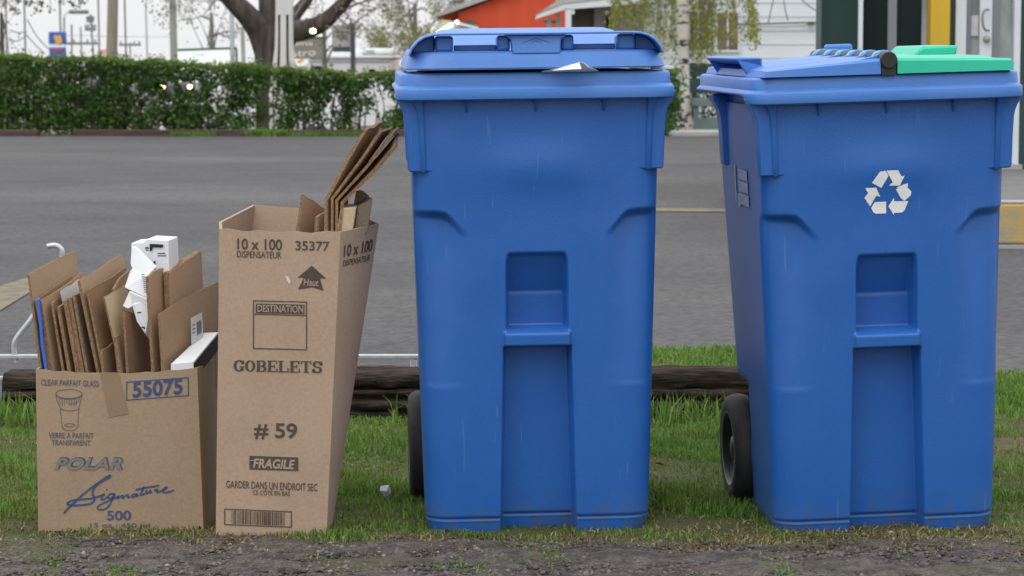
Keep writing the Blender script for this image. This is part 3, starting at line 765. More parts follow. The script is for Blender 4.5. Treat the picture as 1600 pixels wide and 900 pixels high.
# camper trailer
Y = 80; zb = gb(Y)
s = thing('camper_trailer', 'white camper trailer with roof air conditioner behind the hedge', 'camper', (SX(547, Y), Y, zb))
x0, x1 = SX(482, Y), SX(614, Y); zt = SZ(92, Y)
mb = MB(); mb.box(x0, x1, Y, Y + 5, zb + .45, zt); place(mb.build('body', M['camper'], bevel=.06), s)
mb = MB(); mb.box(x0 - .04, x1 + .04, Y - .05, Y + 5.05, zt + .002, zt + .11); place(mb.build('roof', M['camper'], bevel=.03), s)
mb = MB(); mb.box(x0 + .05, x1 - .05, Y - .03, Y - .002, zt - .10, zt - .055); place(mb.build('trim', M['camper_grey']), s)
mb = MB(); mb.box(SX(488, Y), SX(510, Y), Y - .03, Y + .02, SZ(130, Y), SZ(103, Y)); place(mb.build('window', M['glass']), s)
mb = MB(); mb.box(SX(577, Y), SX(587, Y), Y - .03, Y + .02, SZ(122, Y), SZ(108, Y)); place(mb.build('window', M['glass']), s)
mb = MB(); mb.box(SX(568, Y), SX(615, Y), Y + .8, Y + 1.7, zt + .13, SZ(75, Y)); place(mb.build('air_conditioner', M['camper'], bevel=.08, seg=3), s)
mb = MB(); mb.box(SX(571, Y), SX(583, Y), Y + .77, Y + .81, SZ(85, Y), SZ(78, Y)); place(mb.build('vent_grille', M['camper_grey']), s)
mb = MB()
for px in (522, 531, 540, 549, 558): mb.lathe([(.0, .22), (.14, .2), (.2, .1), (.2, 0)], 'z', 12, (SX(px, Y), Y + 1, zt + .1))
place(mb.build('roof_vents', M['camper']), s)
for xx in (x0 + .5, x1 - .5):
    mb = MB(); mb.lathe([(0, -.1), (.33, -.1), (.33, .1), (0, .1)], 'y', 20, (xx, Y + .1, zb + .33)); place(mb.build('wheel', M['rubber']), s)

# brown board sign
Y = 66
s = thing('restaurant_sign', 'grey-brown board sign with white curly lettering behind the big tree', 'sign', (SX(465, Y), Y, gb(Y)))
mb = MB(); mb.box(SX(415, Y), SX(508, Y), Y, Y + .2, SZ(92, Y), SZ(59, Y)); place(mb.build('sign_boards', M['sign_brown']), s)
mb = MB(); mb.box(SX(507, Y), SX(509, Y), Y - .04, Y + .24, gb(Y), SZ(57.5, Y)); mb.box(SX(415, Y), SX(509, Y), Y - .03, Y + .23, SZ(59, Y), SZ(57.5, Y)); place(mb.build('frame', M['boardframe']), s)
ik = Ink(lambda a, b: P(a, b, Y - .03)); ik.text('Jardins', 433, 65.5, 488, 74.5, -.03, bold=.0); ik.text('Bistro', 440, 79, 493, 90, -.06, bold=.0); place(ik.build('lettering', M['letter_white'], None), s)
ik = Ink(lambda a, b: P(a, b, Y - .03)); ik.poly([(463, 97), (470, 92), (477, 93), (470, 99)]); place(ik.build('orange_flower', M['orange'], None), s)
mb = MB()
for k in range(9): mb.lathe([(0, .09), (.07, .06), (.1, 0)], 'z', 10, (SX(440 + k * 7.5, Y), Y + .05, SZ(57, Y)))
place(mb.build('finials', M['white']), s)
Y = 72
s = thing('billboard', 'grey billboard with a dark side post above the camper roof', 'sign', (SX(538, Y), Y, gb(Y)))
place(pbox(520, 39, 549, 81, Y, .15).build('panel', M['sign_grey']), s)
mb = MB(); mb.box(SX(549, Y), SX(555.5, Y), Y - .1, Y + .25, gb(Y), SZ(38.5, Y)); place(mb.build('post', M['sign_dark']), s)
ik = Ink(lambda a, b: P(a, b, Y - .03))
for (a, b, c, d) in ((523, 49, 545, 51), (526, 55, 543, 57), (521, 73, 546, 81)): ik.rect(a, b, c, d)
place(ik.build('dark_bars', M['sign_dark'], None), s)

# white slotted tower
Y = 38.2
s = thing('slotted_post', 'tall white wooden post with two ochre slots in front of the big tree', 'post', (SX(442, Y), Y, gb(Y)))
def PX(a, b, dy=0): return P(a, b, Y + dy)
zg = gb(Y)
mb = MB()
for seg in (([430.5, 434.5], [429.5, 434.2], [425, 432.6]), ([438, 447], [438, 447], [437.5, 447.5]), ([451, 455.5], [451, 456], [452, 460.5])):
    t_, m_, b_ = seg
    a = [PX(t_[0], 23), PX(t_[1], 23), PX(m_[1], 72), PX(b_[1], 108), PX(b_[1] + (b_[1] - m_[1]) * 1.2, 150), PX(b_[0] + (b_[0] - m_[0]) * 1.2, 150), PX(b_[0], 108), PX(m_[0], 72)]
    mb.prism(a, (0, .28, 0))
mb.prism([PX(430.5, -40), PX(456, -40), PX(455.8, 22.9), PX(430.5, 22.9)], (0, .28, 0))
place(mb.build('boards', M['pylon']), s)
mb = MB(); mb.prism([PX(433.5, 22.9, .16), PX(452, 22.9, .16), PX(453, 150, .16), PX(432, 150, .16)], (0, .08, 0)); place(mb.build('back_panel', M['ochre']), s)
mb = MB(); mb.box(SX(422, Y), SX(464, Y), Y - .05, Y + .4, zg, SZ(150, Y)); place(mb.build('base', M['pylon']), s)

# lamp on the big tree
Y = 40.35
c = P(489, 48.5, Y)
s = thing('yard_lamp', 'small lit yellow-green lamp hung on the right limb of the big tree', 'lamp', tuple(c))
mb = MB(); mb.lathe([(0, -.045), (.025, -.042), (.04, 0), (.025, .042), (0, .045)], 'x', 12, tuple(c)); place(mb.build('bulb', M['lampglow']), s)
mb = MB(); mb.tube([(c.x, Y, c.z + .05), (c.x, Y + .1, c.z + .075), (c.x, Y + .5, c.z + .07)], .012, 6); place(mb.build('bracket', M['sign_dark']), s)

# ---- trees
def limb(mb, pts, Y, w0, w1, n=10):
    q = catmull([P(x, y, Y + dy) for (x, y, dy) in pts], 5); k = len(q)
    mb.tube(q, [(w0 + (w1 - w0) * i / (k - 1)) / F * Y / 2 for i in range(k)], n)
def twigs(mb, p, d, l, r, depth, ends, spread=.6):
    d = d.normalized(); k = 3; pts = [p]; q = p.copy()
    for i in range(k):
        d = (d + Vector((rnd.gauss(0, .12), rnd.gauss(0, .12), rnd.gauss(0, .12)))).normalized(); q = q + d * l / k; pts.append(q.copy())
    mb.tube(pts, [r, r * .9, r * .75, r * .6], 4 if depth < 2 else 5, cap=False)
    if depth == 0: ends += pts[1:]; return
    for i in range(rnd.randint(2, 3)):
        t = rnd.choice(pts[1:]); nd = (d + Vector((rnd.gauss(0, spread), rnd.gauss(0, spread), rnd.gauss(0, spread) + .05))).normalized()
        twigs(mb, t, nd, l * rnd.uniform(.6, .85), r * .6, depth - 1, ends, spread)
Y = 41
t = thing('forked_tree', 'big bare old tree with thick forked trunk behind the hedge', 'tree', (SX(425, Y), Y, gb(Y)))
mb = MB()
limb(mb, [(426, 230, 0), (425, 140, 0), (424, 100, 0), (424, 70, 0), (428, 40, 0)], Y, 52, 52, 14)
limb(mb, [(420, 85, .05), (405, 48, 0), (385, 22, -.1), (362, 0, -.2), (335, -30, -.3)], Y, 44, 24)
limb(mb, [(424, 62, 0), (420, 25, .1), (418, -5, .2), (414, -50, .3)], Y, 34, 26)
limb(mb, [(432, 75, 0), (452, 52, -.05), (478, 46, -.1), (505, 35, -.2), (530, 12, -.3), (548, -8, -.4)], Y, 42, 16)
limb(mb, [(445, 55, .2), (460, 25, .4), (478, 2, .6), (498, -30, .8)], Y, 24, 15)
limb(mb, [(452, 50, .1), (458, 36, .1), (466, 32, .1)], Y, 30, 14)
place(mb.build('trunk', M['bark']), t)
mb = MB(); ends = []
for (px, py, dx, dz, l) in ((505, 36, .6, .5, .8), (530, 14, .8, .3, .8), (545, 0, .6, -.2, .7), (460, 25, .4, .8, .6), (385, 22, -.6, .3, .7), (362, 2, -.7, .1, .8), (350, -10, -.8, -.3, .8), (480, 45, .7, .1, .6), (520, 22, .5, -.4, .6)):
    twigs(mb, P(px, py, Y - .1), Vector((dx, rnd.uniform(-.4, .4), dz)), l * .75, .013, 3, ends)
place(mb.build('twigs', M['twiggrey']), t)
C = np.array([tuple(e) for e in ends]); C = np.repeat(C, 2, 0) + nrs.normal(0, .05, (len(C) * 2, 3))
V, Q = leaf_quads(C, .05, .7); place(np_mesh('buds', V, Q, M['bud']), t)

def twig_tree(name, label, px, Y, r0, parts, nleaf, lsize, mleaf, mwood=M['twiggrey'], depth=3):
    t = thing(name, label, 'tree', (SX(px, Y), Y, gb(Y)))
    mb = MB(); ends = []; base = Vector((SX(px, Y), Y, gb(Y)))
    top = P(px, parts[0][1], Y)
    mb.tube([base, (base + top) / 2 + Vector((.05, 0, 0)), top], [r0, r0 * .85, r0 * .5], 8)
    place(mb.build('trunk', mwood), t); mb = MB()
    for (qx, qy, sx, sy, l) in parts:
        p0 = base.lerp(top, rnd.uniform(.45, 1)); c = P(qx, qy, Y + rnd.uniform(-.8, .8))
        mb.tube([p0, p0.lerp(c, .5) + Vector((0, 0, .1)), c], [r0 * .35, r0 * .25, r0 * .12], 5, cap=False)
        twigs(mb, c, c - p0, l, r0 * .12, depth, ends, .7)
    place(mb.build('branches', mwood), t)
    E = np.array([tuple(e) for e in ends]); idx = nrs.randint(0, len(E), nleaf)
    C = E[idx] + nrs.normal(0, lsize * 1.6, (nleaf, 3)); V, Q = leaf_quads(C, lsize, .6); place(np_mesh('crown', V, Q, mleaf), t)
    return t
twig_tree('budding_tree', 'pale grey budding tree behind the letter board', 330, 75, .1, [(330, 20, 0, 0, .9), (318, 45, 0, 0, .8), (345, 35, 0, 0, .8), (310, 60, 0, 0, .7), (352, 58, 0, 0, .7), (372, 50, 0, 0, .7), (300, 30, 0, 0, .7), (325, 68, 0, 0, .6)], 700, .08, M['bud'])
twig_tree('budding_tree', 'faint budding tree between the billboard and the white slotted post', 505, 78, .1, [(505, 20, 0, 0, .9), (520, 8, 0, 0, .9), (550, 10, 0, 0, .9), (490, 30, 0, 0, .7), (575, 20, 0, 0, .7), (535, 45, 0, 0, .6)], 700, .08, M['bud'])
twig_tree('spring_tree', 'tall hazy grey-green spring tree left of the red barn', 648, 110, .16, [(648, 5, 0, 0, 1.2), (625, 15, 0, 0, 1.2), (668, 15, 0, 0, 1.2), (612, 40, 0, 0, 1), (640, 35, 0, 0, 1), (676, 35, 0, 0, 1), (690, 22, 0, 0, .9), (625, 60, 0, 0, .9), (655, -15, 0, 0, 1), (635, -12, 0, 0, 1), (606, 60, 0, 0, .9)], 5200, .11, M['willow_grey'])
twig_tree('spring_bush', 'rounded yellow-green spring bush beside the lid of the tall blue bin', 640, 98, .12, [(640, 60, 0, 0, .8), (620, 72, 0, 0, .8), (630, 85, 0, 0, .7), (655, 66, 0, 0, .8), (672, 60, 0, 0, .7), (610, 85, 0, 0, .7), (645, 80, 0, 0, .7), (622, 95, 0, 0, .6)], 4200, .10, M['willow'])
twig_tree('bare_tree', 'bare dark twiggy tree at the left edge of the view above the hedge', 2, 70, .09, [(2, 20, 0, 0, .5), (8, 45, 0, 0, .5), (-4, 60, 0, 0, .5), (12, 68, 0, 0, .4), (6, 75, 0, 0, .4)], 160, .09, M['mapleleaf'], M['twig'])
# maple whose branch hangs into the top left corner
Y = 37.5
t = thing('maple_tree', 'maple whose drooping young leaves hang into the upper left corner', 'tree', (SX(-330, Y), Y, gb(Y)))
mb = MB(); base = Vector((SX(-330, Y), Y, gb(Y)))
mb.tube([base, base + Vector((.05, 0, 1.2)), base + Vector((.1, 0, 2.3)), base + Vector((.1, 0, 3.3))], [.16, .13, .11, .06], 10)
st = base + Vector((.1, 0, 2.2)); mb.tube(catmull([st, P(-150, -50, Y), P(0, -35, Y), P(80, -22, Y), P(135, -10, Y)], 5), [.05 - .04 * i / 20 for i in range(21)], 6)
place(mb.build('trunk', M['bark']), t)
L_ = [(10, 4), (42, 5), (24, 18), (47, 3), (66, 7), (78, 14), (58, 18), (100, 3), (110, 5), (116, 9), (127, 3), (20, 17), (62, 2), (30, 0), (88, -5), (-15, 5), (-40, 10), (-70, -5)]
C = []
mb = MB()
for x, y in L_:
    q = P(x, y, Y); mb.tube([q + Vector((-.03, 0, .32)), q + Vector((.01, 0, .1)), q], .004, 4, cap=False)
    for k in range(9): C.append(tuple(q + Vector((rnd.gauss(0, .035), rnd.gauss(0, .035), rnd.gauss(0, .025)))))
place(mb.build('twigs', M['twig']), t)
V, Q = leaf_quads(np.array(C), .055, .8); place(np_mesh('leaves', V, Q, M['mapleleaf']), t)

# ---- red barn, shed
Y = 74; zb = gb(Y)
s = thing('red_barn', 'orange-red gabled barn with grey roof edge behind the tall blue bin', 'barn', (SX(800, Y), Y, zb))
pts = [(716, 20), (800, -12), (930, -62), (1010, -32), (1010, 130), (716, 130)]
mb = MB(); mb.prism([P(x, y, Y) if y < 130 else Vector((SX(x, Y), Y, zb)) for x, y in pts], (0, 9, 0)); place(mb.build('wall', M['barn']), s)
mb = MB(); mb.prism([P(680, 27, Y), P(694, 23, Y), P(775, -5, Y), P(930, -64, Y), P(930, -76, Y), P(770, -14, Y), P(690, 18, Y), P(676, 24, Y)], (0, -.25, 0)); mb.prism([P(680, 27, Y + .01), P(930, -64, Y + .01), P(930, -76, Y + .01), P(676, 24, Y + .01)], (0, 9.3, 0)); place(mb.build('roof', M['roof_grey']), s)
mb = MB(); mb.prism([P(694, 25, Y + .3), P(716, 18, Y + .3), P(716, 36, Y + .3), P(694, 36, Y + .3)], (0, 1, 0)); place(mb.build('gable_board', M['barn']), s)
mb = MB(); mb.box(SX(867, Y), SX(871.5, Y), Y - .06, Y - .003, SZ(20, Y), SZ(-25, Y)); place(mb.build('downpipe', M['ochre']), s)
mb = MB(); mb.box(SX(727, Y), SX(743, Y), Y - .04, Y - .003, SZ(45, Y), SZ(31, Y)); place(mb.build('window', M['shutter']), s)
Y = 71
s = thing('market_shed', 'low olive-roofed shed with a bright tube light in front of the red barn', 'shed', (SX(705, Y), Y, gb(Y)))
mb = MB(); mb.prism([P(670, 62, Y), P(690, 30, Y), P(745, 40, Y), P(748, 46, Y), P(748, 62, Y)], (0, 2.4, 0)); place(mb.build('roof', M['shade_green']), s)
mb = MB(); mb.box(SX(676, Y), SX(745, Y), Y + .2, Y + 2.2, gb(Y), SZ(62.2, Y)); place(mb.build('wall', M['shade_green']), s)
mb = MB(); mb.tube([P(683, 53, Y - .15), P(698, 43, Y - .15)], .045, 8); mb.tube([P(699, 42.5, Y - .15), P(707, 38, Y - .15)], .045, 8); mb.lathe([(0, -.06), (.06, 0), (0, .06)], 'x', 10, tuple(P(714, 34.5, Y - .15))); place(mb.build('tube_light', M['tube']), s)
mb = MB(); mb.tube([P(716, 37, Y - .1), P(748, 46, Y - .1)], .035, 6); place(mb.build('white_rail', M['trimwhite']), s)

# ---- white house with porch
Y = 55; zb = gb(Y)
s = thing('white_house', 'white clapboard house with a posted porch behind the birch tree', 'house', (SX(1100, Y), Y, zb))
x0, x1 = SX(1003, Y), SX(1330, Y); zt = SZ(-60, Y)
mb = MB(); mb.box(x0, x1, Y, Y + 7, zb, zt); place(mb.build('wall', M['house']), s)
mb = MB()
for k in range(1, 15):
    z = zb + k * .295 + .08
    mb.box(x0 - .01, x1 + .01, Y - .012, Y - .002, z, z + .014)
place(mb.build('siding_joints', M['housegap']), s)
for px0, px1 in ((1073, 1106), (1119, 1151)):
    mb = MB(); mb.box(SX(px0, Y), SX(px1, Y), Y - .05, Y - .014, SZ(78, Y), SZ(20, Y)); w = mb.build('window', M['shutter']); place(w, s)
    mb = MB(); a, b = SX(px0, Y), SX(px1, Y); c, d = SZ(78, Y), SZ(20, Y)
    mb.box(a - .05, a - .001, Y - .06, Y - .013, c - .05, d + .05); mb.box(b + .001, b + .05, Y - .06, Y - .013, c - .05, d + .05); mb.box(a, b, Y - .06, Y - .013, c - .05, c - .001)
    mb.box((a + b) / 2 - .02, (a + b) / 2 + .02, Y - .065, Y - .051, c, d)
    fo = mb.build('frame', M['trimwhite']); fo.parent = w
mb = MB(); mb.tube([P(1150, 38, Y - .12), P(1280, 35, Y - .12)], .016, 6); mb.tube([P(1160, 40, Y - .13), P(1220, 42, Y - .13), P(1290, 38, Y - .13)], .008, 5); mb.box(SX(1259, Y), SX(1269, Y), Y - .15, Y - .05, SZ(38, Y), SZ(34, Y)); place(mb.build('cable_run', M['wire']), s)
# porch: sloping fascia, posts, recessed wall
Yp = Y - 1.5
mb = MB(); mb.prism([P(836, 30, Yp), P(838, 24, Yp), P(880, 7, Yp), P(1000, -6, Yp), P(1030, -8, Yp), P(1030, 2, Yp), P(960, 9, Yp), P(882, 15, Yp)], (0, .12, 0)); place(mb.build('porch_fascia', M['trimwhite']), s)
mb = MB(); mb.prism([P(836, 24, Yp), P(880, 5.8, Yp), P(1030, -10, Yp), P(1030, -40, Yp), P(930, -30, Yp), P(880, -5, Yp)], (0, 3.2, 0)); place(mb.build('porch_roof', M['roof_grey']), s)
for px0, px1, yt in ((855, 861, 27), (869, 876, 22), (883, 892, 15)):
    mb = MB(); dy = .9 if px0 < 880 else 0; mb.box(SX(px0, Yp + dy), SX(px1, Yp + dy), Yp + dy, Yp + dy + .12, zb, SZ(yt, Yp + dy) + .02); place(mb.build('porch_post', M['trimwhite']), s)
mb = MB(); mb.box(SX(891, Yp), SX(897, Yp), Yp + .02, Yp + .12, SZ(22, Yp), SZ(14, Yp)); place(mb.build('bracket', M['trimwhite']), s)
mb = MB(); mb.box(SX(848, Y), SX(868, Y), Y - .35, Y - .25, SZ(37, Y), SZ(32, Y)); place(mb.build('porch_rail', M['roof_grey']), s)
mb = MB(); mb.box(SX(893, Y + .2), SX(930, Y + .2), Y - .18, Y + 1.6, zb, SZ(8, Y + .2)); place(mb.build('porch_interior_shade', M['shutter']), s)  # brown block for the dark porch interior, its shade put into the colour
mb = MB(); mb.box(SX(927, Y), SX(985, Y), Y - .45, Y - .1, zb, SZ(5, Y)); place(mb.build('porch_wall', M['porch_wall']), s)
mb = MB(); mb.box(SX(945, Y), SX(955, Y), Y - .5, Y - .46, zb, SZ(26, Y)); place(mb.build('door', M['glass']), s)
mb = MB(); mb.box(SX(985, Y), SX(1003, Y), Y - .3, Y - .05, zb, SZ(-20, Y)); place(mb.build('corner_post', M['porch_wall']), s)

# ---- birch
Y = 36.6
t = thing('birch_tree', 'white birch with drooping pale green twigs in front of the white house', 'tree', (SX(1078, Y), Y, 0))
mb = MB()
limb(mb, [(1081, 214, 0), (1079, 200, 0), (1073, 180, 0), (1070, 150, 0), (1070, 110, 0), (1068, 60, 0), (1067, 20, 0), (1066, -30, 0), (1068, -90, 0)], Y, 15, 15, 12)
limb(mb, [(1067, 30, 0), (1073, 18, -.05), (1084, 6, -.1), (1096, -10, -.15)], Y, 6, 3.5, 6)
limb(mb, [(1068, 62, 0), (1067, 30, 0), (1066, -30, 0)], Y, 22, 20, 10)
place(mb.build('trunk', M['birch']), t)
mb = MB(); C = []
for i in range(150):
    x0 = rnd.gauss(1075, 62) if rnd.random() < .8 else rnd.uniform(955, 1190)
    x0 = min(max(x0, 962), 1172); ln = max(22, 115 - abs(x0 - 1080) * .75) * rnd.uniform(.55, 1.05)
    if 1150 < x0: ln = rnd.uniform(35, 75)
    if x0 < 1020: ln = rnd.uniform(20, 52)
    yy = Y + (rnd.uniform(.1, .9) if abs(x0 - 1068) < 16 else rnd.uniform(-.75, .75)); y0 = -rnd.uniform(20, 45)
    # path starts at an arching branch over the frame top
    s0 = P(1067, rnd.uniform(-75, -10), Y); a = P(x0, y0, yy); kx = (x0 - 1067) * .10
    pts = [s0, s0.lerp(a, .6) + Vector((0, 0, .12)), a, P(x0 + kx * .4, y0 + (ln - y0) * .5, yy), P(x0 + kx * .7 + rnd.uniform(-4, 4), ln, yy)]
    q = catmull(pts, 4); mb.tube(q, [.006 * (1 - .75 * j / (len(q) - 1)) for j in range(len(q))], 4, cap=False)
    for p in q[7:]:
        for k in range(rnd.randint(3, 7)): C.append(tuple(Vector(p) + Vector((rnd.gauss(0, .035), rnd.gauss(0, .04), rnd.gauss(0, .05)))))
place(mb.build('branches', M['twiggrey']), t)
V, Q = leaf_quads(np.array(C), .05, .55, down=1.2); place(np_mesh('leaves', V, Q, M['birchleaf']), t)
# dangling branch of the birch on the right
mb = MB()
for pts in ([(1213, -20), (1206, 10), (1200, 37)], [(1222, -20), (1226, 10), (1231, 32)], [(1240, -15), (1262, 8), (1285, 22)]):
    q = catmull([P(x, y, Y + .3) for x, y in pts], 4); mb.tube(q, .007, 4, cap=False)
mb.tube(catmull([P(1067, -70, Y), P(1130, -75, Y + .2), P(1200, -35, Y + .3), P(1245, -15, Y + .3)], 6), .012, 5)
place(mb.build('bare_twigs', M['twig']), t)

# ---- dark green bench and kerb under the birch
Y = 36.3
s = thing('garden_bench', 'dark green board bench standing under the birch beside the right bin', 'bench', (SX(1120, Y), Y, 0))
for a, b in ((99, 120), (122, 146)):
    mb = MB(); mb.box(SX(1076, Y + .3), SX(1290, Y + .3), Y + .3, Y + .36, SZ(b, Y + .3), SZ(a, Y + .3)); place(mb.build('back_board', M['bench']), s)
mb = MB(); mb.box(SX(1082, Y), SX(1290, Y), Y - .12, Y + .28, SZ(166, Y), SZ(154, Y)); place(mb.build('seat', M['bench_grey'], bevel=.01), s)
for px in (1083, 1280):
    mb = MB(); mb.box(SX(px, Y), SX(px + 8, Y), Y - .08, Y - .0, 0, SZ(166, Y) - .002); place(mb.build('leg', M['bench_grey']), s)
    mb = MB(); mb.box(SX(px, Y), SX(px + 8, Y), Y + .37, Y + .45, 0, SZ(98, Y)); place(mb.build('leg', M['bench_grey']), s)
mb = MB(); mb.box(SX(1090, Y), SX(1280, Y), Y - .06, Y - .02, SZ(202, Y), SZ(184, Y)); place(mb.build('lower_rail', M['bench_grey']), s)
mb = MB(); mb.box(SX(1048, 34.6), SX(1300, 34.6), 34.5, 34.75, 0, .085); mb.box(SX(1048, 34.6), SX(1300, 34.6), 34.752, 37.5, 0, .06)
tag(mb.build('planter_kerb', M['concrete'], bevel=.02), 'low grey concrete kerb of the planting bed under the birch', 'kerb')
mb = MB(); Cc = nrs.uniform(0, 1, (3600, 3)) * np.array([1.5, .5, .72]) + np.array([SX(1005, 37.3), 37.2, .03])
V, Q = leaf_quads(Cc, .05, .6); tag(np_mesh('shrub', V, Q, M['hedge']), 'dark leafy shrub between the tall bin and the birch trunk', 'shrub')

# ---- green building at the right
Y = 18.5; zs = .25
s = thing('green_building', 'dark green shop building with yellow column and white glazed door', 'building', (SX(1440, Y), Y, 0))
def bpart(name, px0, px1, y0, d0, d1, m, zb_=None, zt_=None, bevel=0):
    mb = MB(); mb.box(SX(px0, Y), SX(px1, Y), Y - d0, Y + d1, zs if zb_ is None else zb_, SZ(-80, Y) if zt_ is None else zt_)
    return place(mb.build(name, m, bevel=bevel), s)
mb = MB(); a, b = SX(1280, Y), SX(1337, Y); n = 24; w = (b - a) / n
for i in range(n): mb.box(a + i * w, a + (i + .62) * w, Y - .02, Y + .02, 0, SZ(-80, Y))
mb.box(a, b, Y + .021, Y + .3, 0, SZ(-80, Y)); place(mb.build('cladding', M['gcorr']), s)
mb = MB(); mb.prism([(a + .002, Y + .301, 0), (a + .08, Y + .301, 0), (a + 1.2, Y + 6, 0), (a + 1.1, Y + 6, 0)], (0, 0, SZ(-80, Y))); place(mb.build('side_wall', M['gcorr']), s)
bpart('trim', 1337.2, 1344, 0, .05, .1, M['trimwhite'])
bpart('window', 1344.2, 1383.5, 0, -.02, .1, M['glass'])
bpart('mullion', 1383.7, 1397, 0, .03, .1, M['trimgrey'])
bpart('window', 1397.2, 1437, 0, -.02, .1, M['glass'])
bpart('window', 1437.2, 1445.5, 0, -.01, .1, M['doorglass'])
bpart('column', 1446, 1476, 0, .14, .1, M['yellowcol'], bevel=.01)
bpart('wall', 1476.2, 1487.3, 0, .03, .1, M['gcorr'])
bpart('door_frame', 1487.5, 1504, 0, .06, .1, M['trimwhite'], bevel=.004)
bpart('door_frame', 1578.5, 1588.5, 0, .06, .1, M['trimwhite'], bevel=.004)
d = thing("door", None, None, (SX(1540, Y), Y, zs)); d.parent = s; d.matrix_parent_inverse = Matrix.Translation(-s.location)
def dpart(name, px0, px1, z0, z1, d0, m, bevel=0):
    mb = MB(); mb.box(SX(px0, Y), SX(px1, Y), Y - d0, Y + .05, z0, z1); o = mb.build(name, m, bevel=bevel); o.parent = d; o.matrix_parent_inverse = Matrix.Translation(-d.location); return o
zd = SZ(-60, Y)
dpart('door_glass', 1504.2, 1578.3, zs + .05, zd, -.02, M['doorglass'])
dpart('stile', 1504.2, 1512, zs + .05, zd, .03, M['trimgrey'], .003)
dpart('stile', 1526, 1545, zs + .05, zd, .035, M['trimwhite'], .003)
dpart('stile', 1545.3, 1556, zs + .05, zd, .02, M['trimgrey'], .003)
dpart('bottom_rail', 1512.2, 1578.3, zs + .05, zs + .2, .025, M['trimwhite'], .003)
mb = MB(); mb.tube(catmull([P(1545, 15, Y - .06), P(1539, 16, Y - .1), P(1535.5, 24, Y - .11), P(1535.5, 36, Y - .11), P(1539, 46, Y - .1), P(1545, 48, Y - .06)], 5), .008, 8); o = mb.build('pull_handle', M['trimgrey']); o.parent = d; o.matrix_parent_inverse = Matrix.Translation(-d.location)
mb = MB(); mb.lathe([(0, -.05), (.024, -.045), (.026, 0), (0, .0)], 'y', 14, tuple(P(1541, 61, Y - .03))); o = mb.build('lock', M['concrete']); o.parent = d; o.matrix_parent_inverse = Matrix.Translation(-d.location)
dpart('notice', 1513.5, 1525, SZ(56, Y), SZ(24, Y), .0, M['paper_grey'])
bpart('wall', 1588.7, 1760, 0, .03, .3, M['gcorr'])
bpart('sign_edge', 1597, 1640, 0, .06, -.031, M['white'], SZ(54, Y), SZ(-30, Y))
bpart('threshold', 1487.5, 1588.5, 0, .2, -.061, M['concrete'], zs, zs + .035)
# raised walkway with yellow kerb face
mb = MB(); xk0 = SX(1250, 14); mb.box(xk0, 9, 14.07, Y + .3, 0, zs - .002); tag(mb.build('walkway', M['walk']), kind='structure')
mb = MB(); mb.box(xk0, 9, 13.9, 14.06, .03, zs + .002); k = mb.build('kerb', M['kerb_yellow'], bevel=.015); tag(k, 'raised kerb with chipped yellow paint in front of the green building', 'kerb')
mb = MB(); mb.box(xk0, 9, 13.905, 14.063, zs + .0035, zs + .012); o = mb.build('kerb_top', M['concrete']); o.parent = k
mb = MB(); mb.box(xk0, 9, 13.87, 14.06, 0, .028); o = mb.build('kerb_foot', M['concrete']); o.parent = k

# ------------------------------------------------------------------ wheeled bins
def ss(a, b, x):
    t = np.clip((x - a) / (b - a), 0, 1); return t * t * (3 - 2 * t)
ZT = .945
def hw(z): return .2445 + .0245 * z / ZT
def yf(z): return -.05 * z / ZT
def yb(z): return .43 + .19 * z / ZT
def front_depth(x, z):
    """how far the front panel is pressed in (+) or stands out (-) at x, z"""
    ax = np.abs(x); e = .005
    D = np.zeros_like(ax)
    cw = .080 - .010 * z / .41
    ch = (1 - ss(cw - e, cw + e, ax)) * (1 - ss(.408, .414, z))
    D += .052 * ch
    # pocket with an undercut top and a sloping sill
    pin = .0635 - .004 * ss(.59, .62, z)
    inz = ss(.447, .452, z) * (1 - ss(.607, .618, z))
    dp = np.interp(z, [.445, .45, .520, .528, .60, .618], [.058, .060, .060, .062, .024, .014])
    D += dp * inz * (1 - ss(pin - e, pin + e, ax))
    # shelf bar
    D -= .011 * (1 - ss(.071 - .003, .071 + .003, ax)) * ss(.411, .415, z) * (1 - ss(.440, .447, z))
    # grip recesses at the corners, arched top
    arc = .690 + .016 * np.sin(np.clip((ax - .15) / .11, 0, 1) * math.pi * .62) - .03 * (1 - ss(.15, .2, ax))
    dr = .024 * np.clip((z - .33) / .36, 0, 1) + .0015
    D += dr * (1 - ss(arc - .014, arc + .006, z)) * ss(.322, .336, z) * ss(.143, .200, ax)
    # soft dish under the rim
    D -= .009 * np.exp(-(ax / .13) ** 2 - ((z - .80) / .05) ** 2)
    # bottom groove and foot
    D += .007 * ss(.030, .0315, z) * (1 - ss(.034, .040, z)) + .0025 * (1 - ss(.0285, .031, z))
    return D
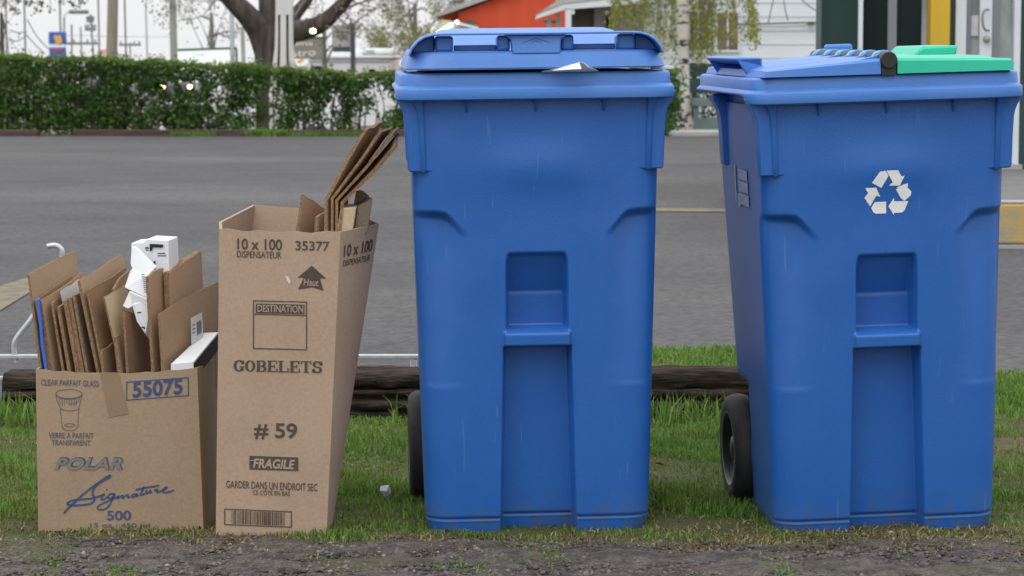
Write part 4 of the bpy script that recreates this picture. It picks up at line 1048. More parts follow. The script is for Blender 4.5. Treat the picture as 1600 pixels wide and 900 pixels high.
def bin_body_mesh():
    zs = np.concatenate([np.arange(0, .06, .003), np.arange(.06, .32, .006), np.arange(.32, .73, .0032), np.arange(.73, ZT + .001, .006)])
    nf, ncn, nsd = 200, 9, 14
    rings = []
    for z in zs:
        h = float(hw(z)); r = .055; a = float(yf(z)); b = float(yb(z)); pts = []
        bot = max(0, .03 - z) * .45; h -= bot * .5
        xf = np.linspace(-(h - r), h - r, nf); D = front_depth(xf, np.full(nf, z))
        for x, d in zip(xf, D): pts.append((x, a + d + bot * .3, z))
        dc = float(front_depth(np.array([h]), np.array([z]))[0])
        for k in range(1, ncn + 1):
            t = k / ncn * math.pi / 2; f_ = 1 - k / ncn
            rr = 1.0
            pts.append((h - r + r * math.sin(t) - dc * .55 * math.sin(t) * f_ ** .3 * (1 if k < ncn else 0), a + r - r * math.cos(t) + dc * math.cos(t) + bot * .3, z))
        wl = float(1 - ss(.27, .31, np.array([z]))[0])
        def side(y):
            q = float(ss(.30, .34, np.array([y]))[0]); return h * (1 - .03 * (y - a) / .7) - .055 * wl * q
        yy = np.linspace(a + r, b - r, nsd + 1)[1:]
        for y in yy: pts.append((side(y), y, z))
        s_ = side(b - r)
        for k in range(1, ncn + 1):
            t = k / ncn * math.pi / 2; pts.append((s_ - r + r * math.cos(t), b - r + r * math.sin(t), z))
        for x in np.linspace(s_ - r, -(s_ - r), 10)[1:]: pts.append((x, b, z))
        for k in range(1, ncn + 1):
            t = k / ncn * math.pi / 2; pts.append((-(s_ - r) - r * math.sin(t), b - r + r * math.cos(t), z))
        for y in yy[::-1][1:]: pts.append((-side(y), y, z))
        pts.append((-side(a + r), a + r, z))
        for k in range(1, ncn):
            t = k / ncn * math.pi / 2; f_ = k / ncn
            pts.append((-(h - r) - r * math.cos(t) + dc * .55 * math.cos(t) * f_ ** .3, a + r - r * math.sin(t) + dc * math.sin(t) + bot * .3, z))
        rings.append(pts)
    mb = MB(); mb.loft(rings, cap0=True); return mb
def rrect(x0, x1, y0, y1, r, z, n=6, zf=None):
    pts = []
    for cx, cy, a0 in ((x1 - r, y0 + r, -90), (x1 - r, y1 - r, 0), (x0 + r, y1 - r, 90), (x0 + r, y0 + r, 180)):
        for k in range(n + 1):
            t = R(a0 + 90 * k / n); pts.append((cx + r * math.cos(t), cy + r * math.sin(t), z))
    # subdivide the straight sides a little
    out = []
    for i, p in enumerate(pts):
        q = pts[(i + 1) % len(pts)]; out.append(p); L_ = math.hypot(q[0] - p[0], q[1] - p[1])
        if L_ > .1:
            for j in range(1, 12): t = j / 12; out.append((p[0] + (q[0] - p[0]) * t, p[1] + (q[1] - p[1]) * t, z))
    if zf: out = [(x, y, zf(x, y, z)) for x, y, z in out]
    return out
RX, RY0, RY1 = .2975, -.088, .69
def bin_rim_mesh():
    def lift(amount):
        def f(x, y, z):
            q = float(ss(-.03, .04, np.array([y]))[0]); return z + amount * q
        return f
    rr = []
    rr.append(rrect(-.262, .262, -.05, .61, .05, ZT + .012))
    rr.append(rrect(-RX + .006, RX - .006, RY0 + .006, RY1 - .006, .05, .9445, zf=lift(.018)))
    rr.append(rrect(-RX + .001, RX - .001, RY0 + .001, RY1 - .001, .05, .947, zf=lift(.017)))
    rr.append(rrect(-RX, RX, RY0, RY1, .05, .952, zf=lift(.014)))
    for i_, z_ in ((.0, .967), (.001, .9695), (.006, .974), (.0072, .9755), (.0085, .9965), (.0095, .999), (.0125, 1.0015)):
        rr.append(rrect(-RX + i_, RX - i_, RY0 + i_, RY1 - i_, .05, z_))
    rr.append(rrect(-RX + .03, RX - .03, RY0 + .03, RY1 - .03, .05, 1.0025))
    rr.append(rrect(-RX + .036, RX - .036, RY0 + .036, RY1 - .036, .05, .998))
    rr.append(rrect(-RX + .045, RX - .045, RY0 + .045, RY1 - .045, .05, .90))
    mb = MB(); mb.loft(rr); mb.add(rr[-1], [tuple(range(len(rr[-1])))])
    return mb
def bracket_mesh(sx, back):
    """upright rib under the rim at a corner, flaring out to the rim"""
    y0 = .44 if back else .0006; mb = MB()
    prof = []
    for z, o, i in ((.793, .008, -.02), (.797, .011, -.02), (.87, .012, -.02), (.905, .0135, -.02), (.92, .0165, -.02), (.932, .022, -.02), (.943, .029, -.02), (.958, .032, -.02)):
        prof.append((float(hw(min(z, ZT))) + o - (.007 if back else .003), float(hw(min(z, ZT))) + (i if back else -.052), z))
    ring_n = []
    d = .055
    for (xo, xi, z) in prof:
        yy = y0 + float(yf(z)) * (0 if back else 1)
        ring_n.append([(sx * xi, yy, z), (sx * xo, yy, z), (sx * xo, yy + d, z), (sx * xi, yy + d, z)])
    mb.loft(ring_n, cap0=True, cap1=True, smooth=False)
    if not back:      # second inner rib on the front face
        rn = []
        for z, w_, p in ((.79, .006, .001), (.80, .007, .005), (.88, .007, .006), (.92, .009, .009), (.938, .016, .016), (.958, .03, .022)):
            xc = float(hw(min(z, ZT))) - .026; yy = float(yf(z))
            rn.append([(sx * (xc - .004), yy - p, z), (sx * (xc + w_), yy - p + .002, z), (sx * (xc + w_ + .004), yy + .03, z), (sx * (xc - .008), yy + .02, z)])
        mb.loft(rn, cap0=True, cap1=True, smooth=False)
    return mb
def make_bin(label, group):
    t = thing('recycling_bin', label, 'bin', (0, 0, 0), group)
    b = bin_body_mesh().build('body', M['bin'], t)
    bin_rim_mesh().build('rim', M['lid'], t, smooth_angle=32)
    for sx in (-1, 1):
        for back in (False, True): bracket_mesh(sx, back).build('corner_rib', M['bin'], t, bevel=.004)
    for x in (-.147, 0, .145):
        mb = MB(); y = float(yf(.93)); mb.prism([(x - .003, y + .004, .915), (x - .003, y - .0, .918), (x - .003, y - .02, .9455), (x - .0035, y + .004, .9455)], (.006, 0, 0)); mb.build('gusset', M['bin'], t, bevel=.0015)
    mb = MB(); mb.tube([(-.25, .455, .128), (.25, .455, .128)], .011, 12); mb.build('axle', M['black'], t)
    for sx in (-1, 1):
        cx = sx * .245
        mb = MB(); mb.lathe([(.088, -.026), (.098, -.029), (.112, -.028), (.123, -.020), (.127, -.008), (.127, .008), (.123, .02), (.112, .028), (.098, .029), (.088, .026)], 'x', 48, (cx, .455, .128)); w = mb.build('wheel', M['rubber'], t)
        mb = MB(); o = sx
        mb.lathe([(.0885, .026 * o), (.082, .026 * o), (.080, .006 * o), (.03, .002 * o), (.028, .016 * o), (.018, .020 * o), (0, .020 * o)], 'x', 40, (cx, .455, .128)); mb.build('hub', M['hub'], w)
        mb = MB(); mb.lathe([(.0885, .0275 * o), (.084, .0275 * o), (.0835, .018 * o), (.0805, .018 * o)], 'x', 40, (cx, .455, .128)); mb.build('rim_ring', M['ringgrey'], w)
    return t
def copy_thing(root):
    r = root.copy(); col.objects.link(r)
    for c in [o for o in col.objects if o.parent == root]:
        q = c.copy(); col.objects.link(q); q.parent = r
        for g_ in [o for o in col.objects if o.parent == c]:
            d = g_.copy(); col.objects.link(d); d.parent = q
    return r
GB = 'blue wheeled bins'
bin_a = make_bin('blue wheeled bin with a single handled lid lifted by paper, beside the tall cardboard box', GB)
bin_b = copy_thing(bin_a)
bin_b['label'] = 'blue wheeled bin with white recycling symbol and half green split lid'
Yb = 1.0
def set_bin(o, px, py, rz, roll, pit):
    x, y = gpt(px, py); o.location = (x, y, 0); o.rotation_euler = (R(pit), R(-roll), R(rz))
set_bin(bin_a, 842, 833, 3.3, .7, .4)
set_bin(bin_b, 1387, 831, 4.9, 1.75, .5)
bin_b.location.z = -.004

# lid with front handles
lid = bpy.data.objects.new('lid', None); col.objects.link(lid); lid.parent = bin_a
lid.rotation_euler = (R(.3), R(.0), 0)
def lobj(mb, name, m=None, **k): return mb.build(name, m or M['lid'], lid, **k)
def lid_loft():
    Y0, Y1 = -.092, .66; X = .277
    rr = []
    def sec(i, z, dy=0, r=.06): return rrect(-X + i, X - i, Y0 + i + dy, Y1 - i, r, z)
    rr.append(sec(.012, 1.0115)); rr.append(sec(.002, 1.0105)); rr.append(sec(.0, 1.0125)); rr.append(sec(.006, 1.030)); rr.append(sec(.0115, 1.0425)); rr.append(sec(.0135, 1.0455)); rr.append(sec(.019, 1.0475))
    rr.append(sec(.035, 1.048)); 
    rr.append(rrect(-.235, .235, .03, .62, .05, 1.050)); rr.append(rrect(-.205, .205, .11, .60, .05, 1.078)); rr.append(rrect(-.19, .19, .2, .59, .05, 1.090)); rr.append(rrect(-.178, .178, .27, .58, .05, 1.0945)); rr.append(rrect(-.15, .15, .30, .55, .05, 1.0955))
    mb = MB(); mb.loft(rr, cap1=True); return mb
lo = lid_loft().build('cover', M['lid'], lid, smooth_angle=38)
# handle bar that bridges the pockets
path = [(-.268, 1.040), (-.262, 1.055), (-.25, 1.069), (-.236, 1.078), (-.22, 1.0825), (-.2, 1.084)]
path = path + [(-x, z) for x, z in path[::-1]]
rings = []
for i, (x, z) in enumerate(path):
    a = path[max(i - 1, 0)]; b = path[min(i + 1, len(path) - 1)]; dx, dz = b[0] - a[0], b[1] - a[1]; l = math.hypot(dx, dz); nx, nz = -dz / l, dx / l; h = .0027
    rings.append([(x + nx * h, -.082, z + nz * h), (x + nx * h * .6, -.089, z + nz * h * .6), (x - nx * h, -.089, z - nz * h), (x - nx * h, -.02, z - nz * h), (x + nx * h, -.02, z + nz * h)])
mb = MB(); mb.loft(rings, cap0=True, cap1=True, smooth=False); lobj(mb, 'handle_bar', bevel=.0015)
mb = MB()
mb.prism([(-.051, -.084, 1.041), (.051, -.084, 1.041), (.051, -.0815, 1.052), (.053, -.0785, 1.070), (.066, -.077, 1.081), (-.066, -.077, 1.081), (-.053, -.0785, 1.070), (-.051, -.0815, 1.052)], (0, .045, 0))
cp = lobj(mb, 'centre_panel', bevel=.003)
mb = MB()     # moulded lozenge mark
for a, b in ((.030, .0105), (.013, .005)):
    q = [(-a, 0), (0, b), (a, 0), (0, -b)]
    for i in range(4):
        p0, p1 = q[i], q[(i + 1) % 4]; mb.tube([(p0[0], -.0792 - .14 * p0[1], 1.064 + p0[1]), (p1[0], -.0792 - .14 * p1[1], 1.064 + p1[1])], .0008, 5)
o = mb.build('moulded_mark', M['lid']); o.parent = cp
for sx in (-1, 1):
    mb = MB(); mb.prism([(sx * .2125, -.030, 1.046), (sx * .2635, -.030, 1.044), (sx * .258, -.030, 1.056), (sx * .247, -.030, 1.068), (sx * .234, -.030, 1.0765), (sx * .2125, -.030, 1.0815)], (0, .03, 0)); lobj(mb, 'end_web', M['lid'], bevel=.004)
    # pocket uprights and inner walls
    for (xa, xb, ya) in ((.054, .081, -.06), (.174, .212, -.058)):
        mb = MB(); mb.prism([(sx * xa, ya, 1.047), (sx * xb, ya, 1.047), (sx * xb, ya, 1.0802), (sx * xa, ya, 1.0802)], (0, .075, 0)); lobj(mb, 'handle_upright', M['lid'], bevel=.006)
    mb = MB(); mb.box(min(sx * .0815, sx * .1715), max(sx * .0815, sx * .1715), -.03, -.012, 1.0475, 1.0605); lobj(mb, 'pocket_wall', M['lid'], bevel=.003)

# contents peeping out under that lid
mb = MB(); mb.prism([(.008, -.094, 1.0035), (.045, -.106, 1.0105), (.075, -.112, 1.0185), (.090, -.114, 1.0225), (.098, -.113, 1.021), (.108, -.108, 1.012), (.128, -.096, 1.0045)], (.012, .045, -.006)); mb.add([(.03, -.099, 1.0045), (.06, -.118, 1.0065), (.092, -.1255, 1.008), (.088, -.1145, 1.0215), (.06, -.107, 1.0145)], [(0, 1, 4), (1, 2, 3, 4)]); o = mb.build('crumpled_paper', M['paper'], None, bevel=.001)
o.matrix_world = Matrix.Translation(bin_a.location) @ bin_a.rotation_euler.to_matrix().to_4x4(); tag(o, 'crumpled white paper sticking out under the single blue lid', 'paper')
mb = MB(); mb.box(.255, .302, .01, .03, 1.004, 1.0105); o = mb.build('white_card', M['paper'], None, bevel=.001)
o.matrix_world = Matrix.Translation(bin_a.location) @ bin_a.rotation_euler.to_matrix().to_4x4(); tag(o, 'white card edge poking out right of the single blue lid', 'paper')
mb = MB(); mb.box(-.245, .245, -.045, .6, .93, 1.0015); o = mb.build('paper_filling', M['card_dark'], None, bevel=.01)
o.matrix_world = Matrix.Translation(bin_a.location) @ bin_a.rotation_euler.to_matrix().to_4x4(); tag(o, 'dark brown waste paper filling the bin with the lifted lid', 'paper')

# split lid of the second bin: blue and green leaves on a lengthwise hinge
def leaf_lid(name, x0, x1, zin, zout, m):
    """x0 = hinge side, x1 = outer side"""
    n, k = 26, 40; rings = []
    ys = np.linspace(-.082, .645, k); us = np.linspace(0, 1, n)
    def top(u, y):
        z = zin + (zout - zin) * u
        for yc in (.16, .46):
            z += .006 * float(ss(.10, .13, np.array([abs(y - yc)]))[0] * -1 + 1) * float(ss(.0, .12, np.array([1 - u]))[0]) * (.4 + .6 * u)
        return z
    for y in ys:
        ring = []
        ring.append((x0, y, 1.003))
        for u in us: ring.append((x0 + (x1 - x0) * u, y, top(u, y)))
        ring.append((x1 + (x1 - x0) * .012, y, zout - .008)); ring.append((x1 + (x1 - x0) * .02, y, 1.003))
        rings.append(ring)
    mb = MB()
    fr = [(p[0], p[1] + .0, 1.003) for p in rings[0]]; bk = [(p[0], p[1] + .004, 1.003) for p in rings[-1]]
    soft0 = [(p[0], p[1] - .006, 1.003 + (p[2] - 1.003) * .82) for p in rings[0]]; low0 = [(p[0], p[1] - .008, 1.003) for p in rings[0]]
    mb.loft([low0, soft0] + rings + [bk], closed=False)
    return mb.build(name, m, bin_b, smooth_angle=40)
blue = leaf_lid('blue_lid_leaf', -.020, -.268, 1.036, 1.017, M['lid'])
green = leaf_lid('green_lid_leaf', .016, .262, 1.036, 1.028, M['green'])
mb = MB(); mb.prism([(-.238, .10, 1.022), (-.292, .10, 1.036), (-.297, .10, 1.040), (-.294, .10, 1.045), (-.24, .10, 1.043)], (0, .40, 0)); o = mb.build('lid_handle', M['lid'], bevel=.004); o.parent = blue
for yy in (.10, .49):
    mb = MB(); mb.prism([(-.270, yy, 1.004), (-.238, yy, 1.004), (-.238, yy, 1.042), (-.294, yy, 1.041)], (0, .01, 0)); o = mb.build('handle_cheek', M['lid'], bevel=.002); o.parent = blue
mb = MB(); mb.prism([(.150, .33, 1.03), (.252, .33, 1.03), (.258, .33, 1.054), (.176, .33, 1.054), (.168, .33, 1.049)], (0, .26, 0)); o = mb.build('lid_handle', M['green'], bevel=.006); o.parent = green
mb = MB(); mb.tube([(-.003, -.094, 1.032), (-.003, .66, 1.032)], .0182, 20); mb.build('hinge_rod', M['black'], bin_b, bevel=.002)
mb = MB(); mb.box(-.0175, .0125, -.088, -.05, .9995, 1.03); mb.build('hinge_post', M['black'], bin_b)
for k in range(6):
    y = -.06 + k * .125
    mb = MB(); mb.lathe([(.0184, 0), (.0212, .002), (.0212, .020), (.0184, .022)], 'y', 18, (-.003, y, 1.032))
    mb.prism([(-.020, y, 1.026), (-.016, y, 1.043), (-.034, y, 1.039), (-.06, y, 1.033), (-.06, y, 1.026)], (0, .022, 0)); o = mb.build('hinge_knuckle', M['lid']); o.parent = blue
    mb = MB(); mb.lathe([(.0184, 0), (.0200, .002), (.0200, .012), (.0184, .014)], 'y', 18, (-.003, y + .042, 1.032)); o = mb.build('hinge_knuckle', M['knuckle']); o.parent = green
mb = MB(); mb.box(.02, .085, .655, .685, 1.003, 1.062); mb.build('rear_handle', M['lid'], bin_b, bevel=.006)

# recycling symbol, traced as three folded arrows on the front panel
def on_bin(x, z): return (x, float(yf(z)) + float(front_depth(np.array([x]), np.array([z]))[0]) - .0012, z)
ik = Ink(lambda a, b: on_bin((a - 1386.5) / 717, .7485 + (294.5 - b) / 717))
def zp(l): return [(1060 + x / 2.963, 20 + y / 2.963) for x, y in l]
def zq(l): return [(1060 + x / 2.963, 280 + y / 2.963) for x, y in l]
arrow = [[(896, 765), (932, 715), (958, 712), (972, 735), (940, 790)], [(962, 711), (1015, 711), (1032, 740), (1047, 737), (1025, 782), (975, 781), (992, 765)]]
for a in arrow: ik.poly(zp(a))
ik.poly(zq([(1008, 28), (1045, 5), (1079, 40), (1078, 58), (1048, 83), (1030, 68)])); ik.poly(zp([(1008, 790), (1062, 772), (1063, 788), (1045, 794)]))
ik.poly(zq([(974, 105), (1000, 66), (1001, 83), (1066, 84), (1050, 125), (1036, 136), (1000, 136), (1001, 148)]))
ik.poly(zq([(895, 110), (910, 84), (964, 83), (964, 137), (915, 137), (905, 130)]))
ik.poly(zq([(866, 18), (916, 17), (936, 60), (918, 55), (905, 76), (890, 103), (863, 62), (880, 42)]))
sy = ik.build('recycling_symbol', M['white'], bin_b)
# faded sticker rows on its left wall
mb = MB()
def on_side(y, z): return (-float(hw(z)) * (1 - .03 * (y - float(yf(z))) / .7) - .0022, y, z)
for y0, y1, z0, z1 in ((.17, .29, .770, .793), (.165, .29, .742, .767), (.16, .29, .713, .739), (.325, .345, .715, .80), (.275, .315, .705, .735)):
    mb.add([on_side(y0, z0), on_side(y1, z0), on_side(y1, z1), on_side(y0, z1)], [(0, 1, 2, 3)])
mb.build('sticker', M['sticker'], bin_b)

# ------------------------------------------------------------------ cardboard boxes
def sheet(name, near, Yn, far, label, m, th=.0055, cat='cardboard', group='flattened cardboard in the open box', drop=.1, edge=True, parent=None):
    """near: pixel polyline (top..bottom) of the near edge at depth Yn; far=(dx,dy,Yf) offset of the far edge"""
    a = [P(x, y, Yn) for x, y in near]
    k = P(near[0][0] + far[0], near[0][1] + far[1], far[2]) - a[0]
    d = (a[-1] - a[-2]).normalized(); a.append(a[-1] + d * drop)
    n = (a[0] - a[-1]).cross(k).normalized() * th
    K = 7; bend = rnd.uniform(-.012, .012) * min(1, k.length / .25); tw = rnd.uniform(-.005, .005); wv = rnd.uniform(.0005, .0018); ph = rnd.uniform(0, 6)
    nn_ = n.normalized()
    def at_(p, j, i):
        t = j / K; up = 1 - i / max(1, len(a) - 1)
        return p + k * t + nn_ * (bend * math.sin(t * math.pi) * (.3 + .7 * up) + tw * t * up) + Vector((0, 0, (wv * math.sin(t * 9 + ph) if 0 < j < K and i == 0 else 0)))
    mb = MB()
    fr_ = [[at_(p, j, i) for j in range(K + 1)] for i, p in enumerate(a)]
    bk_ = [[q + n for q in r] for r in fr_]
    mb.loft(fr_, closed=False); mb.loft(bk_, closed=False)
    mb.loft([fr_[0], bk_[0]], closed=False, smooth=False); mb.loft([fr_[-1], bk_[-1]], closed=False, smooth=False)
    mb.loft([[r[0] for r in fr_], [r[0] for r in bk_]], closed=False, smooth=False); mb.loft([[r[-1] for r in fr_], [r[-1] for r in bk_]], closed=False, smooth=False)
    b = [r[-1] for r in fr_]
    if parent is None:
        o = mb.build(name, m); tag(o, label, cat, group)
    else:
        o = mb.build(name, m); o.parent = parent
    if edge:      # raw corrugated edges
        e = MB(); nn = n.normalized() * .0003; kk = k.normalized() * .0006
        e.loft([[p - kk - nn * 0, p - kk + n] for p in a], closed=False, smooth=False)
        up = (a[0] - a[1]).normalized() * .0006
        e.loft([[q + up for q in fr_[0]], [q + up for q in bk_[0]]], closed=False, smooth=False)
        eo = e.build('raw_edge', M['flute']); eo.parent = o
    return o

# --- left open box (front panel plane, slightly turned)
BY = gpt(200, 831)[1]
bn = Vector((.06, -1, .02)).normalized(); bp = Vector((gpt(200, 831)[0], BY, 0))
def Bx(px, py, o=0.0): return PP(px, py, bp, bn) - (-bn) * o
FL, FR, TL, TR = Bx(60, 830), Bx(318, 831), Bx(56, 577), Bx(308, 575)
TM = Bx(180, 581, .010)
s = thing('cardboard_box', 'open low cardboard box stuffed with flattened cartons, printed 55075', 'box', tuple((FL + FR) / 2))
dep = .30; back = Vector((.03, 1, 0)).normalized() * dep
BR = FR + back + Vector((.012, 0, 0)); BL = FL + back; TBR = P(343, 556, BY + .3); TBL = TL + back + Vector((0, 0, .01))
def panel(mb, a, b, c, d, th, nx=16, nz=16, bulge=0.0, n=None, topf=None):
    """curved panel a(bottom left) b(bottom right) c(top right) d(top left) with thickness"""
    n = n or ((b - a).cross(d - a)).normalized(); g = []
    for j in range(nz + 1):
        row = []
        for i in range(nx + 1):
            u, v = i / nx, j / nz
            p = (a * (1 - u) + b * u) * (1 - v) + (d * (1 - u) + c * u) * v
            p = p + n * (bulge * math.sin(u * math.pi) * (v * v) + (.0 if bulge and n is bn else .0004) * math.sin(u * 7 + v * 3 + a.x * 9) * math.sin(v * 9 + u * 2) * math.sin(u * math.pi))
            if topf and j == nz: p = p + Vector((0, 0, topf(u)))
            row.append(p)
        g.append(row)
    mb.loft(g, closed=False); mb.loft([[p - n * th for p in r] for r in g], closed=False)
    for r in (g[0], g[-1]): mb.loft([r, [p - n * th for p in r]], closed=False, smooth=False)
    for cidx in (0, -1): mb.loft([[r[cidx] for r in g], [r[cidx] - n * th for r in g]], closed=False, smooth=False)
mb = MB(); panel(mb, FL, FR, TR, TL, .005, bulge=-.012 * 0 + .006, n=bn, topf=lambda u: -.010 * math.sin(u * math.pi) + .0015 * math.sin(u * 40)); place(mb.build('front_panel', M['card_low']), s)
mb = MB(); panel(mb, FR, BR, TBR, TR, .005, bulge=.004); place(mb.build('side_panel', M['card_low']), s)
mb = MB(); panel(mb, BL, FL, TL, TBL, .005); place(mb.build('side_panel', M['card_low']), s)
mb = MB(); panel(mb, BR, BL, TBL, TBR, .005); place(mb.build('back_panel', M['card_low']), s)
mb = MB(); mb.add([FL + Vector((0, 0, .006)), FR + Vector((0, 0, .006)), BR + Vector((0, 0, .006)), BL + Vector((0, 0, .006))], [(0, 1, 2, 3)]); place(mb.build('bottom', M['card_low']), s)
def onb(px, py):
    # follow the slight bulge of the front panel
    q = PP(px, py, bp, bn); u = min(1, max(0, (px - 57) / 256)); v = min(1, max(0, (826 - py) / 249))
    return q + bn * (.006 * math.sin(u * math.pi) * v * v + .0013)
def q3(l): return [(50 + x / 3.6, 580 + y / 3.6) for x, y in l]
ik = Ink(onb)
ik.text('55075', 207.5, 596.5, 285.5, 621.5, -.075, bold=.028, spacing=1.02)
ik.frame(197.5, 596, 295, 625.5, 1.5, -.072)
ik.text('500', 167, 797.5, 205, 813, .0, bold=.02)
place(ik.build('number_printing', M['inkblue'], None), s)
ik = Ink(onb)
for pts, w in ((q3([(180, 800), (200, 775), (290, 690), (355, 640), (410, 600), (440, 585), (435, 597), (390, 622), (355, 650), (340, 685), (352, 715), (335, 742), (280, 752), (215, 752), (200, 742), (235, 725), (330, 715), (385, 700), (410, 690)]), 2.4),
               (q3([(408, 690), (390, 712), (400, 722), (425, 705)]), 2.0), (q3([(418, 668), (424, 664)]), 1.6),
               (q3([(462, 688), (440, 690), (428, 708), (440, 716), (462, 700), (464, 690), (440, 745), (415, 772), (380, 778), (368, 765), (395, 745), (450, 720), (490, 700)]), 2.0),
               (q3([(488, 700), (482, 716), (500, 702), (512, 698), (508, 714), (525, 700), (540, 695), (540, 710), (552, 704)]), 1.9),
               (q3([(590, 690), (572, 690), (560, 702), (568, 708), (586, 696), (592, 688), (588, 702), (602, 696)]), 1.9),
               (q3([(632, 648), (612, 690), (618, 696), (634, 686)]), 2.1), (q3([(582, 668), (630, 656), (680, 648), (716, 642)]), 2.2),
               (q3([(648, 668), (640, 684), (650, 686), (668, 668), (664, 684), (676, 678)]), 1.9),
               (q3([(690, 664), (694, 672), (706, 662), (704, 680), (722, 674)]), 1.9),
               (q3([(722, 676), (748, 664), (760, 652), (748, 654), (736, 668), (744, 682), (770, 678), (798, 668)]), 2.0)):
    ik.stroke(catmull(pts, 5), w * 1.25)
place(ik.build('signature_script', M['inkblue'], None), s)
ik = Ink(onb)
ik.text('15 oz · 450 ml', 141, 817, 234, 824, .0, bold=.01)
ik.text('CLEAR PARFAIT GLASS', 64.5, 592.5, 154.5, 602, .02, bold=.008)
ik.text('VERRE A PARFAIT', 76.5, 675.5, 147, 684.5, .01, bold=.008); ik.text('TRANSPARENT', 81, 687, 141.5, 695.5, .01, bold=.008)
place(ik.build('small_lettering', M['inkblue2'], None), s)
ik = Ink(onb)
ell = lambda cx, cy, a, b, t0=0, t1=360, k=28: [(cx + a * math.cos(R(t0 + (t1 - t0) * i / k)), cy + b * math.sin(R(t0 + (t1 - t0) * i / k))) for i in range(k + 1)]
gl = lambda pts, w=.9: ik.stroke(pts, w)
gl(ell(108, 615, 20.5, 7)); gl(ell(108, 616.5, 19.5, 6.5, 10, 170)); gl(q3([(135, 130), (142, 165), (160, 205), (170, 310), (180, 325)])); gl(q3([(284, 128), (276, 165), (264, 205), (258, 310), (250, 322)]))
gl(ell(109, 669, 11, 3.2, 0, 180)); gl(ell(109, 637.5, 14, 4, 10, 170)); gl(ell(109, 664, 8, 2.4))
for i in range(9):
    x = 93 + i * 3.9; gl([(x, 622 + 1.2 * math.sin(i * 2.1)), (x + .5 * (108 - x) * .2, 632 + 3 * math.sin(i * 1.3))], .7)
gl(q3([(205, 175), (215, 190), (225, 172), (240, 190), (250, 170)]), .8)
place(ik.build('parfait_glass_drawing', M['inkblue2'], None), s)
for nm, dx, dy, bold, m in (('outline_printing', 1.6, -1.6, .05, M['inkblue']), ('outlined_lettering', 0, 0, .03, M['inkteal'])):
    ik = Ink((lambda a, b: onb(a, b)) if m is M['inkblue'] else (lambda a, b: onb(a, b) + bn * .0006))
    ik.text('POLAR', 85 + dx, 715.5 + dy, 191 + dx, 734 + dy, .0, bold=bold, shear=.3, spacing=1.08); place(ik.build(nm, m, None), s)
ik = Ink(onb); ik.poly([(157, 581), (185, 581.5), (201, 646), (171, 652)]); place(ik.build('tape', M['tape'], None), s)
# faint print on the side
def ons(px, py): return PP(px, py, FR, (TBR - FR).cross(BR - FR).normalized()) + Vector((.002, -.003, 0))

# --- flattened cartons standing in that box
Yn = BY + .03
SH = 'cardboard_sheet'
sheet(SH, [(46.5, 429), (66, 582)], Yn, (69, -36, Yn + .24), 'tall tan sheet at the far left of the low box before the steel tube', M['card_mid'])
sheet(SH, [(57, 469), (77, 582)], Yn - .004, (62, -42, Yn + .23), 'brown sheet with a blue edge, second from the left in the low box', M['card_dark'], edge=False, th=.004)
sheet('blue_edged_card', [(60.5, 468), (65, 500), (68, 540), (75, 582)], Yn - .01, (3, -2, Yn + .02), 'bright blue card strip along the leftmost brown sheets', M['bluecard'], th=.006, edge=False, cat='card')
sheet(SH, [(65, 470), (83, 582)], Yn, (62, -44, Yn + .22), 'folded brown sheet directly right of the blue strip', M['card_mid'], th=.007)
sheet(SH, [(83, 474), (101, 582)], Yn, (40, -22, Yn + .18), 'thin brown sheet left of the white label', M['card_dark'])
sheet(SH, [(93.5, 480), (111, 582)], Yn - .003, (34, -20, Yn + .15), 'short brown sheet below the white label', M['card_dark'], th=.007)
sheet('paper_label', [(94.5, 455), (100, 480)], Yn + .05, (30, -19, Yn + .16), 'grey white paper sheet between the brown sheets at the left', M['paper_grey'], th=.001, edge=False, cat='paper', drop=.03)
sheet(SH, [(104, 470), (124, 582)], Yn - .006, (25, -13, Yn + .10), 'pale brown sheet right of the white label', M['card_mid'], th=.008)
sheet(SH, [(110.5, 466), (131, 582)], Yn - .003, (25, -14, Yn + .11), 'pale brown sheet close behind the one right of the white label', M['card_mid'], th=.008)
sheet(SH, [(117, 462), (138, 582)], Yn, (24, -14, Yn + .12), 'grey-brown sheet between the pale brown pair and the middle tall sheet', M['card_grey'], th=.006)
sheet(SH, [(125, 439), (155, 582)], Yn, (66, -41, Yn + .25), 'tall tan sheet in the middle of the low box', M['sheet2'], th=.006)
sheet(SH, [(138, 454), (163, 582)], Yn - .004, (60, -36, Yn + .22), 'dark brown sheet right of the middle tall tan sheet', M['card_dark'], th=.005)
sheet(SH, [(160, 548), (163, 582)], Yn - .012, (22, -14, Yn + .05), 'low dark brown flap at the middle front of the low box', M['card_dark'])
sheet(SH, [(163.5, 464), (181, 540), (186, 582)], Yn - .006, (34, -20, Yn + .12), 'cream sheet left of the white cartons', M['card_pale'], th=.004)
sheet(SH, [(178, 452), (196, 582)], Yn + .05, (26, -30, Yn + .17), 'curled brown sheet behind the cream sheet', M['card_mid'])
sheet(SH, [(181, 528), (189, 582)], Yn - .014, (10, -4, Yn + .02), 'narrow brown strip in front of the cream sheet', M['card_mid'])
sheet(SH, [(195, 486), (201, 582)], Yn - .01, (42, 14, Yn + .14), 'dark brown sheet below the white cartons', M['card_dark'])
